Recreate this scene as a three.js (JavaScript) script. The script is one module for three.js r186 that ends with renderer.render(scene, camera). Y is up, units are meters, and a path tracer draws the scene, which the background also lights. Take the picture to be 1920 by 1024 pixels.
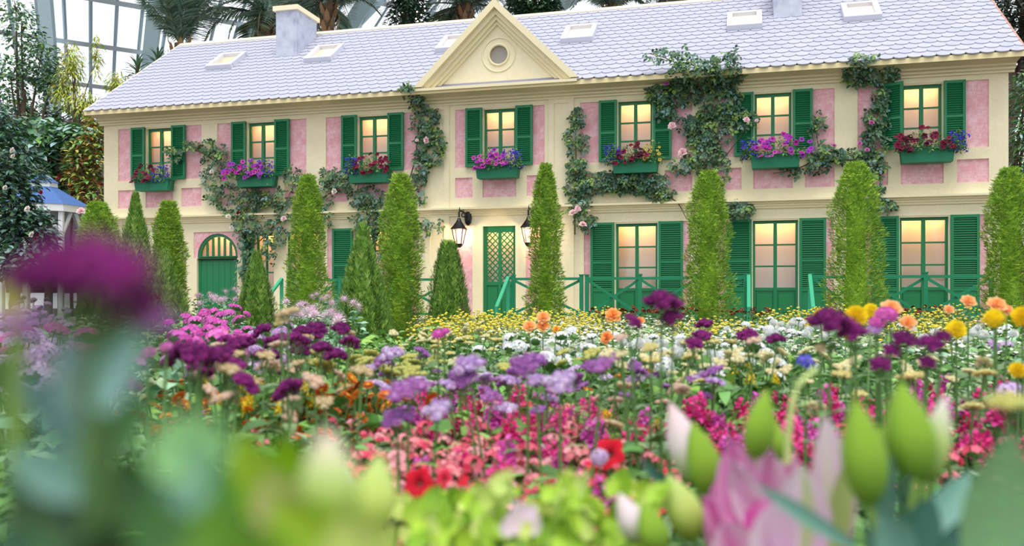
import * as THREE from 'three';
import { mergeGeometries } from 'three/addons/utils/BufferGeometryUtils.js';
import { RectAreaLightUniformsLib } from 'three/addons/lights/RectAreaLightUniformsLib.js';

// ---------------------------------------------------------------- camera, sky, sun, exposure
const scene = new THREE.Scene();
const F = 1660, W = 1920, H = 1024, HORIZON = 562, EYE = [0, 0.44, 20], TURN = Math.atan(440 / 1660);
const camera = new THREE.PerspectiveCamera(2 * Math.atan(512 / F) * 180 / Math.PI, W / H, 0.05, 400);
camera.setViewOffset(W, H, 0, 512 - HORIZON, W, H);
camera.position.set(...EYE);
camera.rotation.y = TURN;
camera.focus = 17.5;
camera.userData.fStop = 2.4;
scene.add(camera);

scene.background = new THREE.Color(1.13, 1.17, 1.24);          // bright even overcast behind the glass roof
const sun = new THREE.DirectionalLight(new THREE.Color(1, 0.965, 0.9), 2.1);
sun.position.set(2, 44, 20);
sun.target.position.set(-4, 0, 4);
sun.castShadow = true;
sun.shadow.radius = 55;
sun.shadow.mapSize.set(4096, 4096);
Object.assign(sun.shadow.camera, { left: -32, right: 32, top: 30, bottom: -30, near: 1, far: 140 });
scene.add(sun, sun.target);

const renderer = new THREE.WebGLRenderer({ antialias: true });
renderer.toneMapping = THREE.LinearToneMapping;
renderer.toneMappingExposure = 1.08;
renderer.shadowMap.enabled = true;
RectAreaLightUniformsLib.init();

// ---------------------------------------------------------------- helpers
function mulberry(a) { return () => { a = (a + 0x6d2b79f5) | 0; let t = Math.imul(a ^ (a >>> 15), 1 | a); t = (t + Math.imul(t ^ (t >>> 7), 61 | t)) ^ t; return ((t ^ (t >>> 14)) >>> 0) / 4294967296; }; }
let R = mulberry(7);
const seed = (n) => { R = mulberry(n); };
const rr = (a, b) => a + (b - a) * R();
const pick = (a) => a[Math.floor(R() * a.length)];
const V = (x, y, z) => new THREE.Vector3(x, y, z);
const SN = Math.sin(TURN), CS = Math.cos(TURN);
// a measured direction of the photograph at a depth (metres along the view axis) -> world point
function at(px, py, dep) {
  const r = (px - 960) / F * dep;
  return V(EYE[0] + CS * r - SN * dep, EYE[1] - (py - HORIZON) / F * dep, EYE[2] - (SN * r + CS * dep));
}
// the same direction on a plane parallel to the house front
function onFront(px, py, z = 0) {
  const a = (px - 960) / F;
  return at(px, py, (EYE[2] - z) / (SN * a + CS));
}
const used = new Map();
function numbered(name) { const n = used.get(name) ?? 0; used.set(name, n + 1); return n ? name + '_' + String(n).padStart(3, '0') : name; }
function tag(o, label, category, group, kind) {
  if (label) o.userData.label = label;
  if (category) o.userData.category = category;
  if (group) o.userData.group = group;
  if (kind) o.userData.kind = kind;
  return o;
}
function thing(name, label, category, pos = [0, 0, 0], turn = 0, group) {
  const o = new THREE.Group();
  o.name = numbered(name);
  o.position.set(...pos);
  o.rotation.y = turn;
  scene.add(o);
  return tag(o, label, category, group);
}
function part(name, geo, mat, parent, label) {
  const m = new THREE.Mesh(geo, mat);
  m.name = name;
  m.castShadow = m.receiveShadow = true;
  parent.add(m);
  if (label) m.userData.label = label;
  return m;
}
function structure(name, geo, mat, label) {
  const m = part(numbered(name), geo, mat, scene, label);
  m.userData.kind = 'structure';
  return m;
}
function copyOf(proto, label, group) {
  const c = proto.clone();
  c.name = numbered(proto.userData.base ?? proto.name);
  c.userData = { ...proto.userData };
  if (label) c.userData.label = label;
  if (group) c.userData.group = group;
  scene.add(c);
  return c;
}
// plain solids ------------------------------------------------------
function bx(w, h, d, x = 0, y = 0, z = 0, rx = 0, ry = 0, rz = 0) {
  const g = new THREE.BoxGeometry(w, h, d);
  if (rx) g.rotateX(rx);
  if (ry) g.rotateY(ry);
  if (rz) g.rotateZ(rz);
  return g.translate(x, y, z);
}
function merge(list) {
  return mergeGeometries(list.map((g) => {
    const n = g.index ? g.toNonIndexed() : g;
    for (const k of Object.keys(n.attributes)) if (!['position', 'normal', 'uv'].includes(k)) n.deleteAttribute(k);
    return n;
  }));
}
function worldUV(g, s = 1) {                       // texture coordinates in metres, by the way each face points
  const n = g.index ? g.toNonIndexed() : g, p = n.attributes.position, q = n.attributes.normal, uv = new Float32Array(p.count * 2);
  for (let i = 0; i < p.count; i++) {
    const ax = Math.abs(q.getX(i)), ay = Math.abs(q.getY(i)), az = Math.abs(q.getZ(i));
    const [u, v] = az >= ax && az >= ay ? [p.getX(i), p.getY(i)] : ay >= ax ? [p.getX(i), p.getZ(i)] : [p.getZ(i), p.getY(i)];
    uv[i * 2] = u * s; uv[i * 2 + 1] = v * s;
  }
  n.setAttribute('uv', new THREE.BufferAttribute(uv, 2));
  return n;
}
function shapeOf(pts, holes = []) {
  const s = new THREE.Shape(pts.map((p) => new THREE.Vector2(...p)));
  for (const h of holes) s.holes.push(new THREE.Path(h.map((p) => new THREE.Vector2(...p))));
  return s;
}
const rect = (x0, x1, y0, y1) => [[x0, y0], [x1, y0], [x1, y1], [x0, y1]];
const slabOf = (shape, z0, z1, bevel = 0) => new THREE.ExtrudeGeometry(shape, { depth: z1 - z0 - 2 * bevel, bevelEnabled: bevel > 0, bevelSize: bevel, bevelThickness: bevel, bevelSegments: 1, curveSegments: 20 }).translate(0, 0, z0 + bevel);
// a moulding: profile [[z, y] ...] drawn along x
function moulding(profile, x0, x1) {
  return new THREE.ExtrudeGeometry(shapeOf(profile.map(([z, y]) => [-z, y])), { depth: x1 - x0, bevelEnabled: false }).rotateY(Math.PI / 2).translate(x0, 0, 0);
}
function bar(a, b, w, d = w) {                      // a square bar between two points
  const g = new THREE.BoxGeometry(w, a.distanceTo(b), d), dir = b.clone().sub(a).normalize();
  return g.applyQuaternion(new THREE.Quaternion().setFromUnitVectors(V(0, 1, 0), dir)).translate(...a.clone().add(b).multiplyScalar(0.5).toArray());
}
// foliage builder: many small faces of one plant part, with vertex colours ----------
class GB {
  constructor() { this.p = []; this.c = []; this.i = []; this.n = 0; }
  v(x, y, z, k) { this.p.push(x, y, z); this.c.push(k[0], k[1], k[2]); return this.n++; }
  t(a, b, c) { this.i.push(a, b, c); }
  // a pointed leaf from point o along direction d (unit), face turned to n, length l, width w, tip bent by droop
  leaf(o, d, n, l, w, k, droop = 0, fold = 0.12) {
    let sx = d.y * n.z - d.z * n.y, sy = d.z * n.x - d.x * n.z, sz = d.x * n.y - d.y * n.x;
    const m = Math.hypot(sx, sy, sz) || 1; sx /= m; sy /= m; sz /= m;
    const ux = sy * d.z - sz * d.y, uy = sz * d.x - sx * d.z, uz = sx * d.y - sy * d.x;
    const f = fold * w, h = w * 0.5;
    const q = (t, s, up) => this.v(o.x + d.x * l * t + sx * s + ux * up, o.y + d.y * l * t + sy * s + uy * up - droop * l * t * t, o.z + d.z * l * t + sz * s + uz * up, k);
    const a = q(0, 0, 0), b = q(0.3, h, f), c = q(0.3, -h, f), e = q(0.68, h * 0.8, f), g = q(0.68, -h * 0.8, f), p = q(1, 0, 0);
    this.t(a, b, c); this.t(c, b, e); this.t(c, e, g); this.t(g, e, p);
  }
  // two-face blade, for needles and small petals
  blade(o, d, n, l, w, k, tip = 0.15) {
    let sx = d.y * n.z - d.z * n.y, sy = d.z * n.x - d.x * n.z, sz = d.x * n.y - d.y * n.x;
    const m = (Math.hypot(sx, sy, sz) || 1) / (w * 0.5); sx /= m; sy /= m; sz /= m;
    const a = this.v(o.x - sx * 0.5, o.y - sy * 0.5, o.z - sz * 0.5, k), b = this.v(o.x + sx * 0.5, o.y + sy * 0.5, o.z + sz * 0.5, k);
    const e = 0.6, c = this.v(o.x + d.x * l * e + sx, o.y + d.y * l * e + sy, o.z + d.z * l * e + sz, k), g = this.v(o.x + d.x * l * e - sx, o.y + d.y * l * e - sy, o.z + d.z * l * e - sz, k);
    const h = this.v(o.x + d.x * l, o.y + d.y * l, o.z + d.z * l, k);
    this.t(a, b, c); this.t(a, c, g); this.t(g, c, h);
  }
  // broad curved petal or leaf: nl steps along, cupped; profile gives the half width at t
  petal(o, d, n, l, w, k, { curl = 0, cup = 0.2, steps = 4, round = 1, tint = null, wave = 0, side = 2 } = {}) {
    const s = d.clone().cross(n).normalize(), u = s.clone().cross(d).normalize(), q = V(0, 0, 0);
    const rows = [];
    for (let i = 0; i <= steps; i++) {
      const t = i / steps, a = curl * t, hw = w * 0.5 * (round ? Math.sin(Math.PI * Math.min(0.97, 0.12 + 0.86 * Math.pow(t, 0.9))) : Math.sin(Math.PI * (0.08 + 0.92 * t)) ** 0.8);
      const row = [];
      for (let j = -side; j <= side; j++) {
        const e = j / side, ww = wave * l * Math.sin(i * 2.1 + j * 1.7);
        const along = l * (curl ? Math.sin(a) / curl : t), lift = l * (curl ? (1 - Math.cos(a)) / curl : 0);
        q.copy(o).addScaledVector(d, along).addScaledVector(u, lift + cup * hw * e * e + ww * t).addScaledVector(s, e * hw);
        const col = tint ? tint(t, e) : k;
        row.push(this.v(q.x, q.y, q.z, col));
      }
      rows.push(row);
    }
    for (let i = 0; i < steps; i++) for (let j = 0; j < 2 * side; j++) {
      this.t(rows[i][j], rows[i][j + 1], rows[i + 1][j + 1]);
      this.t(rows[i][j], rows[i + 1][j + 1], rows[i + 1][j]);
    }
  }
  tube(pts, radii, k, seg = 5) {
    let prev = null;
    for (let i = 0; i < pts.length; i++) {
      const d = (i < pts.length - 1 ? pts[i + 1].clone().sub(pts[i]) : pts[i].clone().sub(pts[i - 1])).normalize();
      const a = Math.abs(d.y) < 0.9 ? V(0, 1, 0) : V(1, 0, 0), s = a.cross(d).normalize(), u = d.clone().cross(s);
      const r = Array.isArray(radii) ? radii[i] : radii, ring = [];
      for (let j = 0; j < seg; j++) {
        const b = j / seg * Math.PI * 2, x = Math.cos(b) * r, y = Math.sin(b) * r;
        ring.push(this.v(pts[i].x + s.x * x + u.x * y, pts[i].y + s.y * x + u.y * y, pts[i].z + s.z * x + u.z * y, k));
      }
      if (prev) for (let j = 0; j < seg; j++) { const e = (j + 1) % seg; this.t(prev[j], prev[e], ring[e]); this.t(prev[j], ring[e], ring[j]); }
      prev = ring;
    }
  }
  // lumpy ball, for seed heads, buds and cores
  ball(o, rx, ry, rz, k, nu = 6, nv = 4, bump = 0) {
    const rows = [];
    for (let i = 0; i <= nv; i++) {
      const a = i / nv * Math.PI, row = [];
      for (let j = 0; j < nu; j++) {
        const b = j / nu * Math.PI * 2, q = 1 + bump * (R() - 0.5);
        row.push(this.v(o.x + Math.sin(a) * Math.cos(b) * rx * q, o.y + Math.cos(a) * ry * q, o.z + Math.sin(a) * Math.sin(b) * rz * q, k));
      }
      rows.push(row);
    }
    for (let i = 0; i < nv; i++) for (let j = 0; j < nu; j++) { const e = (j + 1) % nu; this.t(rows[i][j], rows[i][e], rows[i + 1][e]); this.t(rows[i][j], rows[i + 1][e], rows[i + 1][j]); }
  }
  geo() {
    const g = new THREE.BufferGeometry();
    g.setAttribute('position', new THREE.BufferAttribute(new Float32Array(this.p), 3));
    g.setAttribute('color', new THREE.BufferAttribute(new Float32Array(this.c), 3));
    g.setIndex(this.i);
    g.computeVertexNormals();
    return g;
  }
}
const lin = (v) => (v <= 0.04045 ? v / 12.92 : ((v + 0.055) / 1.055) ** 2.4);
const hex = (h) => [lin(((h >> 16) & 255) / 255), lin(((h >> 8) & 255) / 255), lin((h & 255) / 255)];
const vary = (k, s = 0.18) => { const m = 1 + rr(-s, s), q = rr(-s, s) * 0.5; return [k[0] * m * (1 + q), k[1] * m, k[2] * m * (1 - q)]; };
const between = (a, b, t) => [a[0] + (b[0] - a[0]) * t, a[1] + (b[1] - a[1]) * t, a[2] + (b[2] - a[2]) * t];
const onSphere = () => { const z = rr(-1, 1), a = rr(0, Math.PI * 2), r = Math.sqrt(1 - z * z); return V(r * Math.cos(a), z, r * Math.sin(a)); };
const aside = (a, el) => V(Math.cos(a) * Math.cos(el), Math.sin(el), Math.sin(a) * Math.cos(el));
const UPV = V(0, 1, 0);

// ---------------------------------------------------------------- textures and materials
function noiseGrid(n, s) { const r = mulberry(s), a = new Float32Array(n * n); for (let i = 0; i < a.length; i++) a[i] = r(); return (x, y) => { const xi = Math.floor(x), yi = Math.floor(y), fx = x - xi, fy = y - yi, w = (i, j) => a[(((j % n) + n) % n) * n + (((i % n) + n) % n)], sx = fx * fx * (3 - 2 * fx), sy = fy * fy * (3 - 2 * fy); return (w(xi, yi) * (1 - sx) + w(xi + 1, yi) * sx) * (1 - sy) + (w(xi, yi + 1) * (1 - sx) + w(xi + 1, yi + 1) * sx) * sy; }; }
function texture(n, f, srgb = true) {
  const d = new Uint8Array(n * n * 4);
  for (let y = 0; y < n; y++) for (let x = 0; x < n; x++) { const k = f(x / n, y / n), o = (y * n + x) * 4; for (let c = 0; c < 3; c++) d[o + c] = Math.max(0, Math.min(255, k[c])); d[o + 3] = 255; }
  const t = new THREE.DataTexture(d, n, n);
  t.wrapS = t.wrapT = THREE.RepeatWrapping; t.magFilter = THREE.LinearFilter; t.minFilter = THREE.LinearMipmapLinearFilter; t.generateMipmaps = true;
  if (srgb) t.colorSpace = THREE.SRGBColorSpace;
  t.needsUpdate = true;
  return t;
}
const nA = noiseGrid(64, 11), nB = noiseGrid(64, 23);
const fbm = (x, y, p) => 0.5 * nA(x * p, y * p) + 0.3 * nB(x * p * 2, y * p * 2) + 0.2 * nA(x * p * 4, y * p * 4);
const creamTex = texture(512, (x, y) => { const v = (fbm(x, y, 8) - 0.5) * 10 + (nB(x * 64, y * 64) - 0.5) * 5; return [234 + v, 223 + v, 188 + v * 1.2]; });
const pinkTex = texture(512, (x, y) => {               // limewash dragged on with a brush over a deeper pink
  const stroke = nA(x * 16, y * 64) * 0.5 + nB(x * 64, y * 16) * 0.5, patch = fbm(x + 0.3, y, 8);
  const t = Math.max(0, Math.min(1, (stroke - 0.35) * 0.9 + (patch - 0.42) * 1.5));
  return [228 + t * 16, 166 + t * 46, 173 + t * 42];
});
const slateTex = (k, a) => texture(128, (x, y) => { const v = (fbm(x, y, 4) - 0.5) * a; return [k[0] + v, k[1] + v, k[2] + v]; });
const chimneyTex = texture(512, (x, y) => {            // painted render with dark weather stains
  const v = (fbm(x, y, 8) - 0.5) * 34, s = Math.max(0, nB(x * 10 + 3, y * 6) - 0.62) * 160 * fbm(y, x, 16);
  return [188 + v - s, 192 + v - s, 208 + v - s * 0.8];
});
const soilTex = texture(256, (x, y) => { const v = (fbm(x, y, 16) - 0.5) * 46; return [62 + v, 46 + v * 0.8, 32 + v * 0.6]; });
const barkTex = texture(256, (x, y) => { const v = (nA(x * 32, y * 8) - 0.5) * 60 + (nB(x * 64, y * 64) - 0.5) * 20; return [122 + v, 100 + v, 78 + v * 0.9]; });
const std = (o) => new THREE.MeshStandardMaterial(o);
const phys = (o) => new THREE.MeshPhysicalMaterial(o);
const M = {
  cream: std({ map: creamTex, bumpMap: creamTex, bumpScale: 0.0015, roughness: 0.82 }),
  creamPlain: std({ color: 0xe9ddb7, roughness: 0.75 }),
  pink: std({ map: pinkTex, bumpMap: pinkTex, bumpScale: 0.001, roughness: 0.85 }),
  green: std({ color: 0x0d7747, roughness: 0.5 }),
  greenDoor: std({ color: 0x0e7545, roughness: 0.45 }),
  greenBox: std({ color: 0x107a54, roughness: 0.6 }),
  railGreen: std({ color: 0x14875c, roughness: 0.5 }),
  handrail: std({ color: 0x35ad80, roughness: 0.5 }),
  glass: phys({ color: 0xffffff, transmission: 1, thickness: 0, roughness: 0.04, ior: 1.5 }),
  frost: phys({ color: 0xf6f2ec, transmission: 0.85, thickness: 0, roughness: 0.35, ior: 1.5 }),
  blind: std({ color: 0xf0dcd2, roughness: 0.95 }),
  strip: std({ color: 0xffffff, emissive: new THREE.Color(1, 0.66, 0.28), emissiveIntensity: 4 }),
  slate: [slateTex([176, 177, 191], 20), slateTex([173, 174, 189], 20), slateTex([179, 180, 193], 20)].map((t) => std({ map: t, roughness: 0.8 })),
  slatePlain: std({ color: 0x9e9fad, roughness: 0.8 }),
  deck: std({ color: 0x8d8c99, roughness: 0.9 }),
  ridge: std({ color: 0xf6e6c2, roughness: 0.7 }),
  chimney: std({ map: chimneyTex, roughness: 0.9 }),
  skyFrame: std({ color: 0xd2d3de, roughness: 0.6 }),
  verge: std({ color: 0xb98a7c, roughness: 0.8 }),
  black: std({ color: 0x17181c, roughness: 0.42, metalness: 0.3 }),
  wood: std({ color: 0xe9d9a8, roughness: 0.8 }),
  stone: std({ color: 0xb9b2a2, roughness: 0.9 }),
  soil: std({ map: soilTex, bumpMap: soilTex, bumpScale: 0.02, roughness: 1 }),
  bark: std({ map: barkTex, bumpMap: barkTex, bumpScale: 0.01, roughness: 0.95 }),
  steel: std({ color: 0xdbe4ea, roughness: 0.55, metalness: 0.1 }),
  steelDark: std({ color: 0xa9bcc8, roughness: 0.55, metalness: 0.1 }),
  fin: std({ color: 0xd2eef4, roughness: 0.6 }),
  leaf: phys({ vertexColors: true, roughness: 0.55, transmission: 0.22, thickness: 0, specularIntensity: 0.7 }),
  solidLeaf: std({ vertexColors: true, roughness: 0.6 }),
  needle: phys({ vertexColors: true, roughness: 0.8, transmission: 0.28, thickness: 0 }),
  petal: phys({ vertexColors: true, roughness: 0.85, transmission: 0.25, thickness: 0, specularIntensity: 0.4 }),
  stem: std({ vertexColors: true, roughness: 0.8 }),
  white: std({ color: 0xe9ecee, roughness: 0.7 }),
  blueRoof: std({ color: 0x4b6fae, roughness: 0.75 }),
  bulb: std({ color: 0xffffff, emissive: new THREE.Color(1, 0.86, 0.6), emissiveIntensity: 9 }),
  fairy: std({ color: 0xffffff, emissive: new THREE.Color(1, 0.85, 0.5), emissiveIntensity: 6 }),
};
// ---------------------------------------------------------------- the house
const XL = -16.54, XR = 5.15, MID = -5.62, WALL = 0.22, TOP = 5.25;
const house = thing('house', 'long cream and pink two-storey country house with green shutters and scalloped grey roof', 'house');
const UPPER = [-14.84, -11.86, -8.81, -5.61, -2.43, 0.55, 3.53];
const HWU = 0.385, U0 = 3.56, U1 = 4.92;
const wallHoles = [], pinkDefs = [], surrounds = [];
const pinkRect = (x0, x1, y0, y1, holes = []) => { wallHoles.push(rect(x0, x1, y0, y1)); pinkDefs.push([rect(x0, x1, y0, y1), holes]); };
UPPER.forEach((x, i) => {
  const w = i === 3 ? 1.09 : 1.26;
  pinkRect(x - w, x + w, 3.57, 4.95, [rect(x - HWU - 0.04, x + HWU + 0.04, 3.571, 4.949)]); surrounds.push([x, HWU, U1, 3.571, 4.949]);
  pinkRect(x - w, x - 0.66, 2.85, 3.33); pinkRect(x - 0.41, x + 0.41, 2.85, 3.33); pinkRect(x + 0.66, x + w, 2.85, 3.33);
});
const DOORS = [-8.83, -2.4, 0.6, 3.57], HWD = 0.47, D1 = 2.16;
for (const x of DOORS) pinkRect(x - 1.2, x + 1.2, 0.001, 2.19, [rect(x - HWD - 0.04, x + HWD + 0.04, 0.002, 2.189)]), surrounds.push([x, HWD, D1, 0.002, 2.189]);
for (const s of [-1, 1]) { const a = MID + s * 0.65, b = MID + s * 1.06; pinkRect(Math.min(a, b), Math.max(a, b), 0.05, 2.18); }
const archPath = (cx, r, y0, ys, n = 24) => { const p = [[cx - r, y0], [cx + r, y0]]; for (let i = 0; i <= n; i++) { const a = i / n * Math.PI; p.push([cx + r * Math.cos(a), ys + r * Math.sin(a)]); } return p; };
const AX = -13.13, AR = 0.585, AY = 1.55;
pinkRect(AX - 0.68, AX + 0.68, 1.5, 2.18, [archPath(AX, AR, 1.501, AY)]);
pinkRect(-16.05, -14.05, 0.35, 1.53, [rect(-15.43, -14.67, 0.45, 1.5)]);
wallHoles.push(rect(MID - 0.4, MID + 0.4, 0.001, 2.17), rect(AX - AR, AX + AR, 0.001, 1.499), rect(-12.02, -11.5, 0.6, 2.12), rect(-11.15, -10.25, 0.001, 2.14));
part('wall', worldUV(slabOf(shapeOf(rect(XL, XR, -0.6, TOP), wallHoles), -WALL, 0), 0.5), M.cream, house);
part('wall', worldUV(bx(0.25, TOP + 0.6, 6.7, XL + 0.125, (TOP - 0.6) / 2, -WALL - 3.35), 0.5), M.cream, house);
part('wall', worldUV(bx(0.25, TOP + 0.6, 6.7, XR - 0.125, (TOP - 0.6) / 2, -WALL - 3.35), 0.5), M.cream, house);
part('wall', worldUV(bx(XR - XL, TOP + 0.6, 0.25, (XL + XR) / 2, (TOP - 0.6) / 2, -7.05), 0.5), M.cream, house);
for (const [o, h] of pinkDefs) part('pink_panel', worldUV(slabOf(shapeOf(o, h), -WALL, -0.03), 0.8), M.pink, house);
for (const [x, hw, y, y0, y1] of surrounds) part('window_surround', worldUV(slabOf(shapeOf([[x - hw - 0.04, y0], [x - hw, y0], [x - hw, y], [x + hw, y], [x + hw, y0], [x + hw + 0.04, y0], [x + hw + 0.04, y1], [x - hw - 0.04, y1]]), -WALL, -0.012), 0.5), M.cream, house);
// string course, eaves moulding, plinth
part('string_course', moulding([[0, 2.42], [0.04, 2.42], [0.04, 2.46], [0.07, 2.47], [0.07, 2.51], [0.11, 2.52], [0.11, 2.555], [0.19, 2.565], [0.19, 2.61], [0, 2.64]], XL - 0.02, XR + 0.02), M.creamPlain, house);
part('eaves_moulding', moulding([[0, 5.06], [0.05, 5.06], [0.05, 5.1], [0.1, 5.12], [0.1, 5.16], [0.18, 5.18], [0.18, 5.22], [0.47, 5.25], [0.47, 5.25], [0.46, 5.33], [0, 5.45]], XL - 0.1, XR + 0.1), M.creamPlain, house);
// pilasters with a sunk panel
for (const [x0, x1] of [[-7.45, -6.84], [-4.42, -3.83]]) for (const [y0, y1, t] of [[2.63, 5.06, 4.96], [0.02, 2.42, 2.19]]) {
  const m = (x0 + x1) / 2, p = part('pilaster', worldUV(slabOf(shapeOf(rect(x0, x1, y0, y1), [rect(m - 0.17, m + 0.17, y0 + 0.14, t)]), 0.001, 0.035), 0.5), M.cream, house);
  part('sunk_panel', worldUV(bx(0.35, t - y0 - 0.13, 0.012, m, (y0 + 0.14 + t) / 2, 0.009), 0.5), M.cream, p);
}
// roof -----------------------------------------------------------------
const EAVE = { z: 0.54, y: 5.34 }, RIDGE = { z: -3.5, y: 8.18 };
const PITCH = Math.atan2(RIDGE.y - EAVE.y, EAVE.z - RIDGE.z), SLOPE = Math.hypot(RIDGE.y - EAVE.y, EAVE.z - RIDGE.z);
const RX0 = XL - 0.14, RX1 = XR + 0.16;
const roofPoint = (x, v, up = 0) => V(x, EAVE.y + v * Math.sin(PITCH) + up * Math.cos(PITCH), EAVE.z - v * Math.cos(PITCH) + up * Math.sin(PITCH));
const roof = part('roof', merge([
  bx(RX1 - RX0, 0.06, SLOPE, (RX0 + RX1) / 2, 0, 0, PITCH).translate(0, (EAVE.y + RIDGE.y) / 2 - 0.035, (EAVE.z + RIDGE.z) / 2 - 0.02),
  bx(RX1 - RX0, 0.06, SLOPE, (RX0 + RX1) / 2, 0, 0, -PITCH).translate(0, (EAVE.y + RIDGE.y) / 2 - 0.035, 2 * RIDGE.z - (EAVE.z + RIDGE.z) / 2),
]), M.deck, house);
for (const x of [XL + 0.12, XR - 0.12]) part('gable', new THREE.ExtrudeGeometry(shapeOf([[0.2, TOP], [7.2, TOP], [3.5, 8.05]]), { depth: 0.2, bevelEnabled: false }).rotateY(Math.PI / 2).translate(x - 0.1, 0, 0), M.creamPlain, house);
{
  const SW = 0.266, EX = 0.258, DEEP = 0.125, arc = [[-SW / 2, 0.42], [-SW / 2, DEEP]];
  for (let i = 1; i < 10; i++) { const t = i / 10 * Math.PI; arc.push([-SW / 2 * Math.cos(t), DEEP - DEEP * Math.sin(t)]); }
  arc.push([SW / 2, DEEP], [SW / 2, 0.42]);
  const tile = worldUV(new THREE.ExtrudeGeometry(shapeOf(arc), { depth: 0.02, bevelEnabled: false }), 2);
  const cut = (x0, x1) => { const a = arc.map(([x, y]) => [Math.max(x0, Math.min(x1, x)), y]); return worldUV(new THREE.ExtrudeGeometry(shapeOf(a), { depth: 0.02, bevelEnabled: false }), 2); };
  const halfL = cut(0, SW), halfR = cut(-SW, 0);
  const cols = Math.floor((RX1 - RX0) / SW), sw = (RX1 - RX0) / cols, rows = Math.ceil((SLOPE - 0.15) / EX), spots = [];
  const lay = new THREE.Matrix4();
  seed(5);
  for (let r = 0; r < rows; r++) for (let c = 0; c <= cols; c++) {
    const odd = r % 2, edge = odd && (c === 0 || c === cols);
    if (!odd && c === cols) continue;
    const x = RX0 + sw * (c + (odd ? 0 : 0.5)), v = r * EX - 0.06, p = roofPoint(x, v, 0.034);
    const dy = p.y - 5.4, inPed = Math.abs(x + 5.57) < 1.78 - (roofPoint(x, v + 0.2).y - 5.42) * 1.02 - 0.04 && p.y < 7.2;
    if (inPed) continue;
    const dep = -SN * x + CS * (20 - p.z);
    spots.push({ p, dep, edge: edge ? (c === 0 ? 1 : 2) : 0, tone: Math.floor(R() * 3), turn: rr(-0.006, 0.006), sc: sw / SW, dy });
  }
  spots.sort((a, b) => a.dep - b.dep);
  const rest = [];
  spots.forEach((s, i) => {
    const rot = new THREE.Matrix4().makeRotationX(-Math.PI / 2 + PITCH - 0.075).multiply(new THREE.Matrix4().makeRotationZ(s.turn));
    lay.makeTranslation(s.p.x, s.p.y, s.p.z).multiply(rot).scale(V(s.sc, 1, 1));
    if (i < 300) { const m = part('shingle', s.edge === 1 ? halfL : s.edge === 2 ? halfR : tile, M.slate[s.tone], roof); m.applyMatrix4(lay); }
    else rest.push((s.edge === 1 ? halfL : s.edge === 2 ? halfR : tile).clone().applyMatrix4(lay));
  });
  const field = part('shingle_field', merge(rest), M.slate[0], roof);
  field.userData.kind = 'stuff';
}
part('ridge_cap', merge([bx(RX1 - RX0, 0.035, 0.2, (RX0 + RX1) / 2, RIDGE.y + 0.0, RIDGE.z + 0.075, PITCH), bx(RX1 - RX0, 0.035, 0.2, (RX0 + RX1) / 2, RIDGE.y + 0.0, RIDGE.z - 0.075, -PITCH)]), M.ridge, house);
part('eaves_board', bx(RX1 - RX0, 0.11, 0.03, (RX0 + RX1) / 2, 5.295, 0.545), M.wood, house);
for (const x of [RX0 - 0.02, RX1 + 0.02]) part('verge_board', bar(roofPoint(x, -0.02, -0.01), roofPoint(x, SLOPE, -0.01), 0.04, 0.1), x < 0 ? M.ridge : M.verge, house);
// skylights
for (const [x, open] of [[-13.98, 0], [-11, 0], [-7.3, 0], [-4.03, 0], [-0.05, 0], [2.54, 0]]) {
  const g = new THREE.Group(), q = new THREE.Quaternion().setFromAxisAngle(V(1, 0, 0), PITCH);
  const f = part('skylight', merge([bx(0.8, 0.17, 0.12, 0, 0.085, 0.45), bx(0.8, 0.17, 0.12, 0, 0.085, -0.45), bx(0.12, 0.17, 0.8, -0.34, 0.085, 0), bx(0.12, 0.17, 0.8, 0.34, 0.085, 0)]), M.skyFrame, house);
  const p = roofPoint(x, 2.9, 0.0);
  f.position.copy(p); f.quaternion.copy(q);
  part('liner', bx(0.58, 0.02, 0.8, 0, 0.07, 0), M.ridge, f);
  part('pane', bx(0.57, 0.008, 0.79, 0, 0.125, 0), M.glass, f);
}
// chimneys
for (const x of [-12.245, 0.94]) {
  const c = part('chimney', worldUV(bx(0.64, 2.2, 1.15, x, 7.3, -2.54), 0.6), M.chimney, house);
  part('chimney_cap', bx(0.76, 0.13, 1.3, x, 8.46, -2.54), M.ridge, c);
}
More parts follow.
